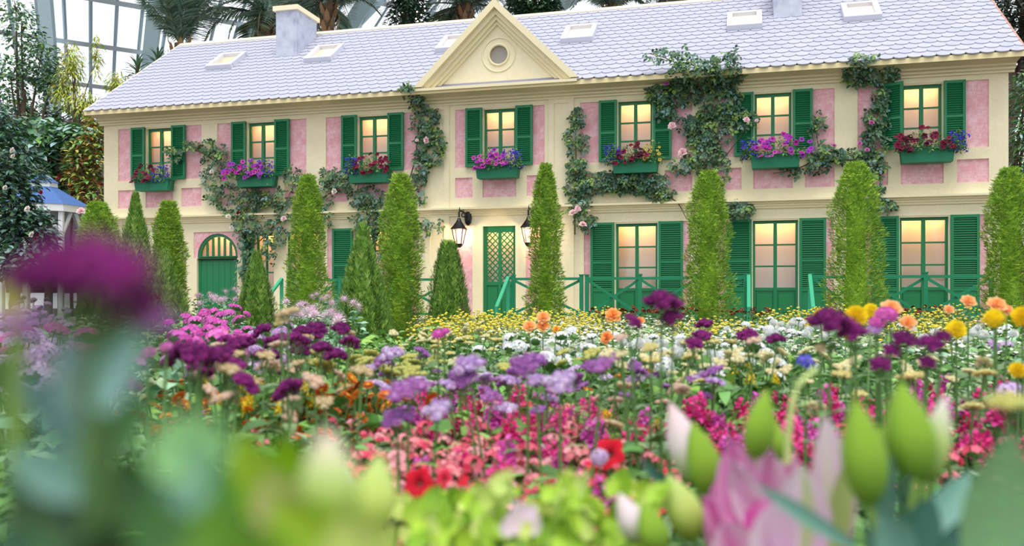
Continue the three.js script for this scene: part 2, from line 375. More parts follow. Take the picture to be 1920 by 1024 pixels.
// pediment -------------------------------------------------------------
{
  const cx = -5.57, by = 5.4, hw = 1.86, ap = 7.22, zf = 0.3;
  const tri = (k, dy = 0) => [[cx - hw + k, by + dy], [cx + hw - k, by + dy], [cx, ap - k * (ap - by) / hw]];
  const circle = (r, y, n = 36) => Array.from({ length: n }, (_, i) => [cx + 0.03 + r * Math.cos(i / n * 2 * Math.PI), y + r * Math.sin(i / n * 2 * Math.PI)]);
  const cy = 6.1;
  const ped = part('pediment', worldUV(slabOf(shapeOf(tri(0.1), [circle(0.235, cy)]), zf - 0.3, zf), 0.5), M.cream, house);
  const rake = (k0, k1, z0, z1, mat, name) => {            // raking moulding: outer edge k0, inner edge k1
    const o = tri(k0), n = tri(k1, 0);
    part(name, slabOf(shapeOf([o[0], n[0], n[2], n[1], o[1], o[2]]), z0, z1), mat, ped);
  };
  rake(-0.1, 0.1, zf - 0.1, zf + 0.3, M.creamPlain, 'raking_cornice');
  rake(0.1, 0.24, zf - 0.05, zf + 0.19, M.creamPlain, 'raking_cornice');
  rake(0.24, 0.35, zf - 0.05, zf + 0.12, M.creamPlain, 'raking_cornice');
  rake(0.35, 0.44, zf - 0.05, zf + 0.06, M.creamPlain, 'raking_cornice');
  part('base_ledge', moulding([[0, 5.3], [0.62, 5.3], [0.62, 5.36], [zf - 0.05, 5.46], [0, 5.46]], cx - hw - 0.08, cx + hw + 0.06), M.creamPlain, ped);
  part('finial', new THREE.LatheGeometry([[0, 0.26], [0.012, 0.2], [0.03, 0.12], [0.06, 0.06], [0.09, 0], [0, 0]].map((p) => new THREE.Vector2(...p)), 12).translate(cx, ap + 0.06, zf + 0.2), M.creamPlain, ped);
  part('outer_ring', new THREE.TorusGeometry(0.39, 0.022, 8, 40).translate(cx + 0.03, cy, zf), M.creamPlain, ped);
  part('inner_ring', new THREE.TorusGeometry(0.238, 0.03, 8, 36).translate(cx + 0.03, cy, zf), M.creamPlain, ped);
  part('round_pane', new THREE.CylinderGeometry(0.236, 0.236, 0.012, 32).rotateX(Math.PI / 2).translate(cx + 0.03, cy, zf - 0.06), M.frost, ped);
  part('round_backing', new THREE.CylinderGeometry(0.3, 0.3, 0.02, 24).rotateX(Math.PI / 2).translate(cx + 0.03, cy, zf - 0.28), std({ color: 0x8f8795, roughness: 0.9 }), ped);
  // little roof running back into the main roof
  for (const s of [-1, 1]) {
    const e = V(cx + s * (hw + 0.02), by - 0.02, zf + 0.18), a = V(cx, ap + 0.05, zf + 0.18);
    const zb = EAVE.z - (ap - EAVE.y) / Math.tan(PITCH), g = new THREE.BufferGeometry();
    const pts = [e, V(cx, ap + 0.05, zb - 0.15), a].flatMap((p) => p.toArray());
    g.setAttribute('position', new THREE.BufferAttribute(new Float32Array(pts), 3));
    g.setAttribute('uv', new THREE.BufferAttribute(new Float32Array(6), 2));
    g.setIndex(s < 0 ? [0, 1, 2] : [0, 2, 1]);
    g.computeVertexNormals();
    part('pediment_roof', g, M.slatePlain, ped);
  }
}
// windows and doors ----------------------------------------------------
const WARM = new THREE.Color(1, 0.58, 0.19);
function lightBox(parent, x, y0, y1, w, power = 1) {           // lamp strip over a pale blind, behind the panes
  const h = y1 - y0;
  part('blind', bx(w + 0.7, h + 0.5, 0.012, x, (y0 + y1) / 2, -0.5), M.blind, parent);
  part('light_strip', bx(w, 0.015, 0.03, x, y1 + 0.085, -0.31), M.strip, parent);
  const l = new THREE.RectAreaLight(WARM, 78 * power, w, 0.03);
  l.name = 'light_strip_lamp';
  l.position.set(x, y1 + 0.076, -0.31);
  l.rotation.x = -Math.PI / 2;
  parent.add(l);
}
function glazing(name, x, y0, y1, hw, { rows, panelTo = null, stile = 0.05, mid = 0.075, z = -0.12, mat = M.green }) {
  const low = panelTo ?? y0, parts = [bx(stile, y1 - y0, 0.06, x - hw + stile / 2, (y0 + y1) / 2, z), bx(stile, y1 - y0, 0.06, x + hw - stile / 2, (y0 + y1) / 2, z), bx(mid, y1 - y0, 0.07, x, (y0 + y1) / 2, z + 0.005),
    bx(2 * hw - 0.004, 0.06, 0.054, x, y1 - 0.032, z), bx(2 * hw - 0.004, 0.06, 0.054, x, low + 0.032, z)];
  if (panelTo !== null) parts.push(bx(2 * hw - 0.02, panelTo - y0, 0.03, x, (y0 + panelTo) / 2, z - 0.01), bx(2 * hw - 0.004, 0.1, 0.05, x, y0 + 0.052, z));
  const f = part(name, merge(parts), mat, house);
  const iw = hw - stile - mid / 2, ih = (y1 - 0.06 - low - 0.06) / rows;
  const pane = new THREE.BoxGeometry(iw, ih, 0.006), gb = new THREE.BoxGeometry(iw, 0.035, 0.04);
  for (const s of [-1, 1]) for (let r = 0; r < rows; r++) {
    const px = x + s * (mid / 2 + iw / 2), py = low + 0.06 + ih * (r + 0.5);
    part('pane', pane, M.glass, f).position.set(px, py, z);
    if (r) part('glazing_bar', gb, mat, f).position.set(px, py - ih / 2, z);
  }
  if (panelTo !== null) for (const s of [-1, 1]) part('door_panel', bx(iw - 0.06, panelTo - y0 - 0.24, 0.02, x + s * (mid / 2 + iw / 2), (y0 + 0.1 + panelTo) / 2, z + 0.012), mat, f);
  lightBox(f, x, low, y1, 2 * hw);
  return f;
}
UPPER.forEach((x) => glazing('window', x, U0, U1, HWU, { rows: 3 }));
DOORS.forEach((x) => glazing('french_door', x, 0.002, D1, HWD, { rows: 3, panelTo: 0.64, mat: M.greenDoor }));
glazing('french_door', -10.7, 0.002, 2.14, 0.45, { rows: 3, panelTo: 0.64, mat: M.greenDoor });
glazing('window', -11.76, 0.6, 2.12, 0.26, { rows: 3, mid: 0.03, stile: 0.035 });
glazing('window', -15.05, 0.45, 1.5, 0.38, { rows: 2 });
for (const x of DOORS) part('white_edge_strip', bx(0.018, 2.1, 0.03, x + HWD + 0.01, 1.06, -0.02), M.white, house);
// shutters: stiles and rails with a slat each
function shutter(x, y0, y1, w, { midAt, panelTo = null, z = 0.05, turn = 0, hinge = 0, n1, n2 }) {
  const st = 0.055, parts = [], low = panelTo ?? y0, g = new THREE.Group();
  const b = (...a) => parts.push(bx(...a));
  b(st, y1 - y0, 0.045, -w / 2 + st / 2, (y0 + y1) / 2, 0); b(st, y1 - y0, 0.045, w / 2 - st / 2, (y0 + y1) / 2, 0);
  b(w - 0.004, 0.06, 0.041, 0, y1 - 0.032, 0); b(w - 0.004, 0.06, 0.041, 0, low + 0.032, 0); b(w - 0.02, 0.055, 0.041, 0, midAt, 0);
  if (panelTo !== null) { b(w - 0.004, 0.08, 0.041, 0, y0 + 0.042, 0); b(w - 0.06, panelTo - y0, 0.02, 0, (y0 + panelTo) / 2, -0.005); }
  b(w - 0.04, y1 - low - 0.04, 0.004, 0, (y1 + low) / 2, -0.024);
  const f = part('shutter', merge(parts), M.green, house);
  f.position.set(x, 0, z);
  if (turn) { f.position.x = x + hinge * w / 2 - hinge * Math.cos(turn) * w / 2; f.position.z = z + Math.abs(Math.sin(turn)) * w / 2; f.rotation.y = -hinge * turn; }
  const slat = new THREE.BoxGeometry(w - 2 * st + 0.004, 0.036, 0.006).rotateX(-0.8);
  for (const [a, c, n] of [[midAt + 0.028, y1 - 0.06, n1], [low + 0.06, midAt - 0.028, n2]]) for (let i = 0; i < n; i++) part('slat', slat, M.green, f).position.set(0, a + (c - a) * (i + 0.5) / n, 0.005);
  return f;
}
UPPER.forEach((x, i) => {
  const o = { midAt: 4.22, n1: 14, n2: 12 };
  shutter(x - 0.61, 3.57, 4.96, 0.41, i === 6 ? { ...o, turn: 0.5, hinge: 1 } : o);
  shutter(x + 0.61, 3.57, 4.96, 0.41, o);
});
DOORS.forEach((x, i) => { for (const s of [-1, 1]) shutter(x + s * 0.765, 0.02, 2.19, 0.54, { midAt: 1.28, panelTo: 0.62, n1: 17, n2: 13 }); });
shutter(-12.2, 0.62, 2.16, 0.3, { midAt: 1.38, n1: 14, n2: 13 });
for (const s of [-1, 1]) shutter(-15.05 + s * 0.63, 0.42, 1.52, 0.4, { midAt: 1.0, n1: 9, n2: 9 });
// lattice door in the middle
{
  const z = -0.1, x0 = MID - 0.4, x1 = MID + 0.4, y0 = 0.002, y1 = 2.17, l0 = 0.86, l1 = 2.03;
  const d = part('lattice_door', merge([bx(0.085, y1 - y0, 0.06, x0 + 0.0425, (y0 + y1) / 2, z), bx(0.07, y1 - y0, 0.06, x1 - 0.035, (y0 + y1) / 2, z), bx(0.07, y1 - y0, 0.06, MID, (y0 + y1) / 2, z),
    bx(0.796, y1 - l1, 0.054, MID, (l1 + y1) / 2 - 0.002, z), bx(0.796, 0.08, 0.054, MID, l0 - 0.04, z), bx(0.8, l0 - y0, 0.03, MID, (l0 + y0) / 2, z - 0.01)]), M.greenDoor, house);
  for (const s of [-1, 1]) {
    const cx = MID + s * 0.18, a = cx - 0.145, b = cx + 0.145;
    part('door_panel', bx(0.24, 0.62, 0.02, cx, 0.42, z + 0.012), M.greenDoor, d);
    part('pane', bx(0.29, l1 - l0, 0.006, cx, (l0 + l1) / 2, z - 0.012), M.glass, d);
    const st = 0.145;                                   // crossed laths clipped to the opening
    for (let k = -2; k < 9; k++) for (const dir of [-1, 1]) {
      const ys = l0 + k * st + 0.02, len = b - a;
      let p = [a, dir > 0 ? ys : ys + len], q = [b, dir > 0 ? ys + len : ys];
      const clip = (u, w) => { if (u[1] < l0) { const t = (l0 - u[1]) / (w[1] - u[1]); return [u[0] + (w[0] - u[0]) * t, l0]; } if (u[1] > l1) { const t = (l1 - u[1]) / (w[1] - u[1]); return [u[0] + (w[0] - u[0]) * t, l1]; } return u; };
      if (Math.max(p[1], q[1]) <= l0 + 0.02 || Math.min(p[1], q[1]) >= l1 - 0.02) continue;
      p = clip(p, q); q = clip(q, p);
      part('lath', bar(V(p[0], p[1], z + 0.012 + dir * 0.006), V(q[0], q[1], z + 0.012 + dir * 0.006), 0.026, 0.012), M.greenDoor, d);
    }
  }
  lightBox(d, MID, l0, l1 + 0.03, 0.66, 1.6);
}
// arched door with a barred fanlight
{
  const z = -0.1, d = part('arched_door', merge([slabOf(shapeOf(archPath(AX, AR, 1.46, AY), [archPath(AX, AR - 0.075, 1.56, AY)]), z - 0.03, z + 0.04), bx(AR * 2 - 0.01, 0.075, 0.08, AX, 1.5, z), bx(AR * 2, 1.46, 0.025, AX, 0.73, z - 0.02), bx(0.07, 1.45, 0.05, AX - AR + 0.037, 0.73, z), bx(0.07, 1.45, 0.05, AX + AR - 0.037, 0.73, z)]), M.greenDoor, house);
  for (let i = 0; i < 6; i++) part('plank', bx(0.165, 1.36, 0.022, AX - 0.43 + i * 0.172, 0.74, z + 0.004), M.greenDoor, d);
  for (let i = 1; i < 6; i++) { const x = AX - 0.51 + i * 0.17, h = Math.sqrt(Math.max(0, 0.51 ** 2 - (x - AX) ** 2)); part('fanlight_bar', bx(0.055, h, 0.04, x, AY + h / 2 - 0.01, z), M.greenDoor, d); }
  part('pane', slabOf(shapeOf(archPath(AX, AR - 0.08, 1.53, AY)), z - 0.02, z - 0.014), M.glass, d);
  lightBox(d, AX, 1.5, 2.12, 1.0, 0.9);
}
// porch floor in front of the house with steps
const porch = structure('floor_porch', bx(XR - XL + 0.6, 0.6, 1.5, (XL + XR) / 2, -0.305, 0.752), M.stone);
for (const [x, w] of [[MID, 1.1], [0.62, 1.25], [-11.2, 1.1]]) structure('step_porch', merge([bx(w, 0.44, 0.35, x, -0.39, 1.68), bx(w, 0.3, 0.35, x, -0.46, 2.03)]), M.stone);
// ---------------------------------------------------------------- railings, lanterns
function railing(label, posts, z, { y0 = 0, top = 0.92, brace = true } = {}) {
  const t = thing('railing', label, 'railing', [posts[0], y0, z]), o = posts[0];
  for (const x of posts) part('post', merge([bx(0.075, top + 0.04, 0.075, x - o, (top + 0.04) / 2, 0), bx(0.095, 0.025, 0.095, x - o, top + 0.05, 0)]), M.railGreen, t);
  for (let i = 0; i + 1 < posts.length; i++) {
    const a = posts[i] - o, b = posts[i + 1] - o, m = (a + b) / 2;
    part('top_rail', bx(b - a - 0.07, 0.055, 0.055, m, top - 0.03, 0), M.railGreen, t);
    part('bottom_rail', bx(b - a - 0.07, 0.05, 0.05, m, 0.12, 0), M.railGreen, t);
    if (brace) {
      part('brace', bar(V(a + 0.03, top - 0.07, 0.014), V(b - 0.03, 0.15, 0.014), 0.055, 0.024), M.railGreen, t);
      part('brace', bar(V(a + 0.03, 0.15, -0.014), V(b - 0.03, top - 0.07, -0.014), 0.055, 0.024), M.railGreen, t);
    }
  }
  return t;
}
railing('green cross-braced railing between the arched door steps and the wall lantern', [-10.35, -9.05, -7.75, -6.35], 1.3);
railing('short green railing bay between the lattice door and the first tall louvred doors', [-4.92, -3.42], 1.3);
railing('green cross-braced railing before the french doors under the burgundy window box', [-3.3, -2.17, -1.0, -0.02], 1.3);
railing('green cross-braced railing at the house end beside the rightmost french doors', [1.27, 2.2, 3.36, 4.52], 1.3);
railing('short green railing left of the arched door behind the spiky cypresses', [-16.2, -14.7, -13.9], 1.3);
function handrail(label, x) {
  const t = thing('stair_handrail', label, 'handrail', [x, 0, 1.36]);
  part('rail', bar(V(0, 0.93, 0.02), V(0, 0.28, 0.95), 0.07, 0.05), M.handrail, t);
  part('post', bar(V(0, -0.62, 0.95), V(0, 0.3, 0.95), 0.06, 0.06), M.handrail, t);
  part('post', bar(V(0, 0, 0.03), V(0, 0.92, 0.03), 0.07, 0.05), M.handrail, t);
}
handrail('bright green sloping handrail at the lattice door steps', -5.02);
handrail('bright green handrail left of the middle french doors', -0.06 + 0.1);
handrail('bright green handrail right of the middle french doors', 1.22);
handrail('bright green handrail beside the cypress by the arched door', -10.5);

function lantern(label, x) {
  const t = thing('wall_lantern', label, 'lantern', [x, 2.1, 0.0]);
  part('wall_plate', new THREE.SphereGeometry(0.13, 16, 10).scale(0.62, 1.25, 0.35).translate(0.12, 0.24, 0.04), M.black, t);
  const curve = new THREE.CatmullRomCurve3([V(0.1, 0.2, 0.06), V(0.07, 0.34, 0.14), V(0.0, 0.36, 0.24), V(0, 0.24, 0.27)]);
  part('arm', new THREE.TubeGeometry(curve, 16, 0.02, 7), M.black, t);
  part('scroll', new THREE.TorusGeometry(0.04, 0.012, 6, 14).translate(0.06, 0.29, 0.16), M.black, t);
  part('spike', new THREE.ConeGeometry(0.018, 0.08, 7).translate(0, 0.42, 0.24), M.black, t);
  part('spike', new THREE.ConeGeometry(0.014, 0.07, 7).translate(0.06, 0.42, 0.15), M.black, t);
  t.scale.setScalar(1.14);
  const box4 = (r0, r1, y0, y1) => new THREE.CylinderGeometry(r1, r0, y1 - y0, 4, 1).rotateY(Math.PI / 4).translate(0, (y0 + y1) / 2, 0.27);
  part('roof_cap', merge([box4(0.19, 0.14, 0.0, 0.05), box4(0.14, 0.06, 0.05, 0.15), box4(0.06, 0.03, 0.15, 0.22), box4(0.2, 0.2, -0.015, 0)]), M.black, t);
  const legs = [];
  for (const [a, b] of [[-1, -1], [1, -1], [-1, 1], [1, 1]]) legs.push(bar(V(a * 0.118, 0, 0.27 + b * 0.118), V(a * 0.065, -0.31, 0.27 + b * 0.065), 0.016));
  part('cage', merge([...legs, box4(0.07, 0.1, -0.36, -0.31), box4(0.03, 0.07, -0.39, -0.36)]), M.black, t);
  for (let k = 0; k < 4; k++) {
    const g = new THREE.BufferGeometry(), q = [[-0.112, 0], [0.112, 0], [0.06, -0.31], [-0.06, -0.31]], d = [0.112, 0.112, 0.062, 0.062];
    const pts = q.flatMap(([x, y], i) => [x, y, d[i]]);
    g.setAttribute('position', new THREE.BufferAttribute(new Float32Array(pts), 3)); g.setIndex([0, 2, 1, 0, 3, 2]); g.computeVertexNormals();
    part('pane', g.rotateY(k * Math.PI / 2).translate(0, 0, 0.27), M.glass, t);
  }
  part('bulb', new THREE.SphereGeometry(0.045, 14, 10).scale(1, 1.5, 1).translate(0, -0.1, 0.27), M.bulb, t);
  const l = new THREE.PointLight(new THREE.Color(1, 0.72, 0.42), 1.6);
  l.name = 'bulb_lamp'; l.position.set(0, -0.1, 0.27); l.shadow.radius = 2; l.castShadow = true;
  t.add(l);
}
lantern('black wall lantern with lit bulb left of the lattice door', -6.5);
lantern('black wall lantern with lit bulb half hidden by the cypress right of the lattice door', -4.83);

// ---------------------------------------------------------------- ground
const groundY = (x, z) => { const d = -SN * x + CS * (20 - z); return Math.min(-0.25, -0.62 + 0.022 * Math.max(0, Math.min(17, d))); };
{
  const g = new THREE.PlaneGeometry(90, 70, 90, 70).rotateX(-Math.PI / 2).translate(-8, 0, -8), p = g.attributes.position;
  for (let i = 0; i < p.count; i++) p.setY(i, groundY(p.getX(i), p.getZ(i)) - 0.01);
  g.computeVertexNormals();
  const bottom = g.clone();
  structure('ground', worldUV(g, 0.7), M.soil);
}

// ---------------------------------------------------------------- conservatory glazing behind the house
{
  const dome = new THREE.Group();
  dome.name = 'ceiling_dome';
  tag(dome, null, null, null, 'structure');
  scene.add(dome);
  // arches run in planes that come overhead; u = sideways, t = along the arch
  const AXP = 170, A0 = (px) => (px - AXP) / F * 52;
  const arch = (u, t) => {                                  // t 0..1: foot of the glass to overhead
    const dep = 53 + u * 0.5 - 19 * t - 5 * t * t, h = 11.2 + 5.2 * Math.sin(t * 1.5);
    const r = (AXP - 960) / F * dep + u;
    return V(EYE[0] + CS * r - SN * dep, h, EYE[2] - (SN * r + CS * dep));
  };
  const us = []; for (let k = -4; k <= 19; k++) us.push(k * 1.28);
  const ts = [0, 0.17, 0.34, 0.51, 0.68, 0.85, 1];
  const out = (u, t) => { const e = 0.01, a = arch(u + e, t).sub(arch(u - e, t)), b = arch(u, t + e).sub(arch(u, t - e)); return a.cross(b).normalize(); };
  us.forEach((u, k) => {
    const wide = k % 4 === 2, list = [];
    for (let i = 0; i + 1 < ts.length; i++) list.push(bar(arch(u, ts[i]), arch(u, ts[i + 1]), 0.1, 0.16));
    part('glazing_bar', merge(list), M.steelDark, dome);
    if (wide) { const f = []; for (let i = 0; i + 1 < ts.length; i++) f.push(bar(arch(u + 0.45, ts[i]).addScaledVector(out(u, ts[i]), 1.6).add(V(0, 0.6, 0)), arch(u + 0.45, ts[i + 1]).addScaledVector(out(u, ts[i + 1]), 1.6).add(V(0, 0.6, 0)), 0.75, 0.2)); part('arch_rib', merge(f), M.fin, dome); }
  });
  ts.forEach((t, i) => {
    const list = [];
    for (let k = 0; k + 1 < us.length; k++) list.push(bar(arch(us[k], t), arch(us[k + 1], t), i ? 0.34 : 0.8, 0.26));
    part('purlin', merge(list), M.steel, dome);
  });
  for (let i = 0; i + 1 < ts.length; i++) for (let k = 0; k + 1 < us.length; k++) {
    const q = [arch(us[k], ts[i]), arch(us[k + 1], ts[i]), arch(us[k + 1], ts[i + 1]), arch(us[k], ts[i + 1])], g = new THREE.BufferGeometry();
    g.setAttribute('position', new THREE.BufferAttribute(new Float32Array(q.flatMap((p) => p.toArray())), 3));
    g.setIndex([0, 1, 2, 0, 2, 3]); g.computeVertexNormals();
    part('pane', g, M.glass, dome);
  }
  for (const k of [12, 14, 16, 18]) for (const s of [0, 1]) part('diagonal_brace', bar(arch(us[k + s * 2], 0.3), arch(us[k + 2 - s * 2], 0.9), 0.28, 0.2), M.steel, dome);
  // low wall under the glass
  const w = [];
  for (let k = 0; k + 1 < us.length; k++) { const a = arch(us[k], 0), b = arch(us[k + 1], 0); a.y = b.y = 5; w.push(bar(a, b, 12, 0.5)); }
  structure('wall_dome', merge(w), std({ color: 0x3b3a3c, roughness: 0.9 }));
}

// full rose blooms
function roseGeo(s, k0, k1, n = 18) {                       // full bloom, radius 1, facing +y
  seed(s);
  const b = new GB();
  for (let i = 0; i < n; i++) {
    const t = i / n, a = i * 2.4, el = 1.35 - t * 1.35, k = vary(between(k1, k0, t * rr(0.6, 1)), 0.06);
    b.petal(V(Math.cos(a) * 0.06, 0.1 - 0.2 * t, Math.sin(a) * 0.06), aside(a, el), aside(a, el + 1.57), 0.5 + 0.5 * t, 0.75 + 0.35 * t, k, { curl: -0.55 + 0.5 * t, cup: 0.35, steps: 3, side: 1 });
  }
  return b.geo();
}
const ROSE = { blush: [roseGeo(61, hex(0xf8e6e6), hex(0xf2c6cc)), roseGeo(62, hex(0xfaeeec), hex(0xf2ccd0))], white: [roseGeo(63, hex(0xf2efea), hex(0xe6dccf))], red: [roseGeo(64, hex(0xb3162a), hex(0x7d0f1e))], pink: [roseGeo(65, hex(0xdf8fc4), hex(0xc760a8))] };
// ---------------------------------------------------------------- trees behind
const GREENS = { dark: hex(0x4c6e48), deep: hex(0x5c9060), mid: hex(0x84b45c), blue: hex(0xa0beb8), lime: hex(0xb8cc50), yellow: hex(0xccc258), olive: hex(0x929c4c), red: hex(0xa03c30) };
function crownLeaves(b, c, rx, ry, rz, n, len, wid, cols, { shell = 0.35, droop = 0.25 } = {}) {
  for (let i = 0; i < n; i++) {
    const o = onSphere(), f = 1 - shell * R() ** 1.5 * 1.6;
    const p = V(c.x + o.x * rx * f, c.y + o.y * ry * f, c.z + o.z * rz * f);
    const d = onSphere().multiplyScalar(0.8).add(o).setY(0).add(V(0, rr(-0.5, 0.4), 0)).normalize();
    b.leaf(p, d, V(rr(-0.4, 0.4) + o.x * 0.5, 1, rr(-0.4, 0.4) + o.z * 0.5).normalize(), len * rr(0.7, 1.3), wid * rr(0.7, 1.25), vary(pick(cols), 0.22), droop);
  }
}
function tree(name, label, base, trunkTop, crowns, len, wid, cols, { mat = M.leaf, trunk = 0.14, group, cat = 'tree', opt = {}, limbs = 5, barkCol = 0x5c4a3a } = {}) {
  const t = thing(name, label, cat, base.toArray(), 0, group), tr = new GB(), fo = new GB(), k = hex(barkCol);
  const top = trunkTop.clone().sub(base), pts = [0, 0.33, 0.66, 1].map((q) => V(top.x * q + (q && q < 1 ? rr(-0.1, 0.1) : 0), top.y * q, top.z * q));
  tr.tube(pts, [trunk, trunk * 0.85, trunk * 0.7, trunk * 0.5], k, 7);
  for (const c of crowns) {
    const cc = c.c.clone().sub(base);
    const s = pts[2];
    tr.tube([s, s.clone().lerp(cc, 0.5).add(V(rr(-0.2, 0.2), rr(0, 0.2), 0)), cc], [trunk * 0.5, trunk * 0.35, trunk * 0.15], k, 5);
    for (let i = 0; i < limbs; i++) { const e = onSphere(); tr.tube([cc, cc.clone().add(V(e.x * c.rx * 0.8, Math.abs(e.y) * c.ry * 0.8, e.z * c.rx * 0.8))], [trunk * 0.16, trunk * 0.05], k, 4); }
    crownLeaves(fo, cc, c.rx, c.ry, c.rz ?? c.rx, c.n, len, wid, c.cols ?? cols, opt);
  }
  part('trunk', tr.geo(), M.stem, t);
  part('foliage', fo.geo(), mat, t);
  return t;
}
const gnd = (p) => V(p.x, groundY(p.x, p.z), p.z);
seed(101);
{
  const d = 31, c = (px, py, rx, ry, n, cols, dd = d) => ({ c: at(px, py, dd), rx: rx * dd / F, ry: ry * dd / F, n, cols });
  tree('broadleaf_tree', 'loose blue-green leafy tree against the glass, leftmost in the garden', gnd(at(30, 500, d)), at(45, 170, d),
    [c(20, 150, 45, 50, 800), c(75, 115, 38, 48, 800), c(40, 60, 40, 40, 420), c(95, 160, 28, 36, 520), c(30, 20, 35, 22, 140)], 0.16, 0.085, [GREENS.deep, GREENS.mid, GREENS.blue, GREENS.dark]);
  tree('weeping_tree', 'slender yellow-green weeping tree beside the roof edge', gnd(at(135, 500, 30)), at(140, 140, 30),
    [c(135, 125, 22, 50, 520, null, 30), c(118, 170, 22, 40, 420, null, 30), c(182, 105, 10, 50, 150, null, 30), c(222, 160, 22, 28, 420, null, 30), c(160, 195, 40, 28, 600, null, 30)], 0.16, 0.045, [GREENS.lime, GREENS.yellow, GREENS.lime, GREENS.olive], { trunk: 0.06, opt: { droop: 0.8, shell: 0.6 } });
  tree('castor_shrub', 'tall shrub with large star-shaped green leaves behind the gazebo', gnd(at(90, 540, 28)), at(90, 330, 28),
    [c(75, 270, 62, 52, 900, null, 28), c(140, 275, 45, 45, 600, null, 28), c(60, 330, 50, 40, 500, null, 28), c(120, 330, 60, 42, 700, [GREENS.red, GREENS.deep, GREENS.mid, GREENS.deep], 28.3)], 0.34, 0.17, [GREENS.deep, GREENS.deep, GREENS.mid, GREENS.blue], { cat: 'shrub' });
  tree('autumn_shrub', 'yellowish shrub with copper leaves hugging the house corner', gnd(at(160, 540, 27)), at(160, 350, 27),
    [c(150, 310, 30, 60, 500, null, 27), c(178, 270, 18, 70, 420, null, 27), c(172, 370, 30, 40, 400, null, 27)], 0.2, 0.09, [GREENS.olive, GREENS.yellow, GREENS.mid, hex(0x94502c)], { cat: 'shrub' });
  tree('dark_shrub', 'dark evergreen mass under the glass wall at the far left', gnd(at(0, 540, 34)), at(5, 260, 34),
    [c(0, 250, 60, 60, 900, null, 34), c(60, 215, 50, 25, 400, null, 34), c(150, 240, 60, 40, 700, null, 34)], 0.3, 0.12, [GREENS.dark, GREENS.deep, hex(0x5a2c2a)], { cat: 'shrub' });
  tree('climbing_rose_bush', 'tall dark rose bush with white and red blooms at the left edge', gnd(at(30, 560, 13.5)), at(30, 400, 13.5),
    [c(15, 330, 66, 75, 1500, null, 13.5), c(35, 420, 54, 66, 1300, null, 13.5), c(10, 240, 34, 44, 420, null, 13.5), c(82, 445, 24, 46, 420, null, 13.5), c(40, 490, 80, 40, 900, null, 13.5)], 0.11, 0.06, [hex(0x3d5c3a), hex(0x4a7a4c), hex(0x86a8a0), hex(0x4c6e66)], { cat: 'rose bush', trunk: 0.05, opt: { shell: 0.5 } });
  const rb = scene.getObjectByName('climbing_rose_bush');
  for (const [x, y, r, k] of [[24, 282, 0.06, 'white'], [25, 293, 0.05, 'white'], [52, 392, 0.06, 'white'], [60, 440, 0.06, 'white'], [67, 447, 0.04, 'red'], [69, 482, 0.05, 'red'], [77, 361, 0.04, 'red'], [152, 396, 0.07, 'blush'], [10, 352, 0.05, 'white']]) { const m = part('bloom', ROSE[k][0], M.petal, rb); m.position.copy(at(x, y, 12.9).sub(rb.position)); m.scale.setScalar(r); m.rotation.set(1.1, rr(-0.5, 0.5), rr(-0.4, 0.4)); }
  // right-hand edge
  tree('evergreen_tree', 'dark evergreen tree with brown trunks behind the roof end', gnd(at(1895, 560, 27)), at(1895, 70, 27),
    [c(1890, 40, 40, 50, 420, null, 27), c(1925, 80, 34, 60, 500, null, 27), c(1915, 10, 50, 34, 300, null, 27)], 0.34, 0.07, [hex(0x2c4a30), hex(0x2a3a2c), hex(0x3a3a2c)], { trunk: 0.3, barkCol: 0x4d382c });
  tree('oleander_shrub', 'glossy dark shrub with pink flowers past the house end', gnd(at(1912, 560, 20.5)), at(1915, 330, 20.5),
    [c(1922, 180, 30, 50, 500, null, 20.5), c(1920, 270, 28, 60, 600, null, 20.5), c(1915, 360, 24, 60, 500, null, 20.5)], 0.2, 0.05, [GREENS.dark, GREENS.deep, GREENS.blue, GREENS.mid], { cat: 'shrub' });
  for (const [px, lab] of [[1990, 'broad dark shrub a little past the house end'], [2220, 'broad dark shrub farthest past the house end']])
    tree('evergreen_shrub', lab, gnd(at(px, 560, 21)), at(px, 330, 21), [c(px, 260, 70, 110, 1100, null, 21), c(px + 30, 420, 80, 90, 900, null, 21)], 0.24, 0.08, [GREENS.dark, GREENS.deep, GREENS.mid], { cat: 'shrub' });
  // dark conifer with small lamps, dark broadleaf trees over the ridge
  const cn = tree('conifer', 'dark dense conifer dotted with tiny fairy lamps above the ridge', gnd(at(765, 560, 33)), at(765, 40, 33),
    [c(765, 60, 44, 60, 1500, null, 33), c(765, 0, 40, 60, 1500, null, 33), c(763, -60, 32, 60, 900, null, 33)], 0.2, 0.07, [hex(0x1f3f2c), hex(0x27482f), hex(0x2f5636)], { trunk: 0.25, mat: M.solidLeaf, opt: { shell: 0.5 } });
  const lamp = new THREE.SphereGeometry(0.028, 6, 5);
  for (const [x, y] of [[782, 22], [796, 12], [791, 38], [783, 40], [797, 20], [790, 28], [740, 30], [780, 35]]) part('fairy_lamp', lamp, M.fairy, cn).position.copy(at(x, y, 32.1).sub(cn.position));
  for (const [px, py, lab] of [[1000, 2, 'dark green broadleaf tree over the ridge right of the pediment']])
    tree('broadleaf_tree', lab, gnd(at(px, 560, 33)), at(px, 30, 33), [c(px, py, 46, 34, 1500, null, 33), c(px + 10, py + 24, 48, 20, 600, null, 33)], 0.22, 0.1, [hex(0x24452c), hex(0x35603a), hex(0x4a7040)], { mat: M.solidLeaf, trunk: 0.2 });
}
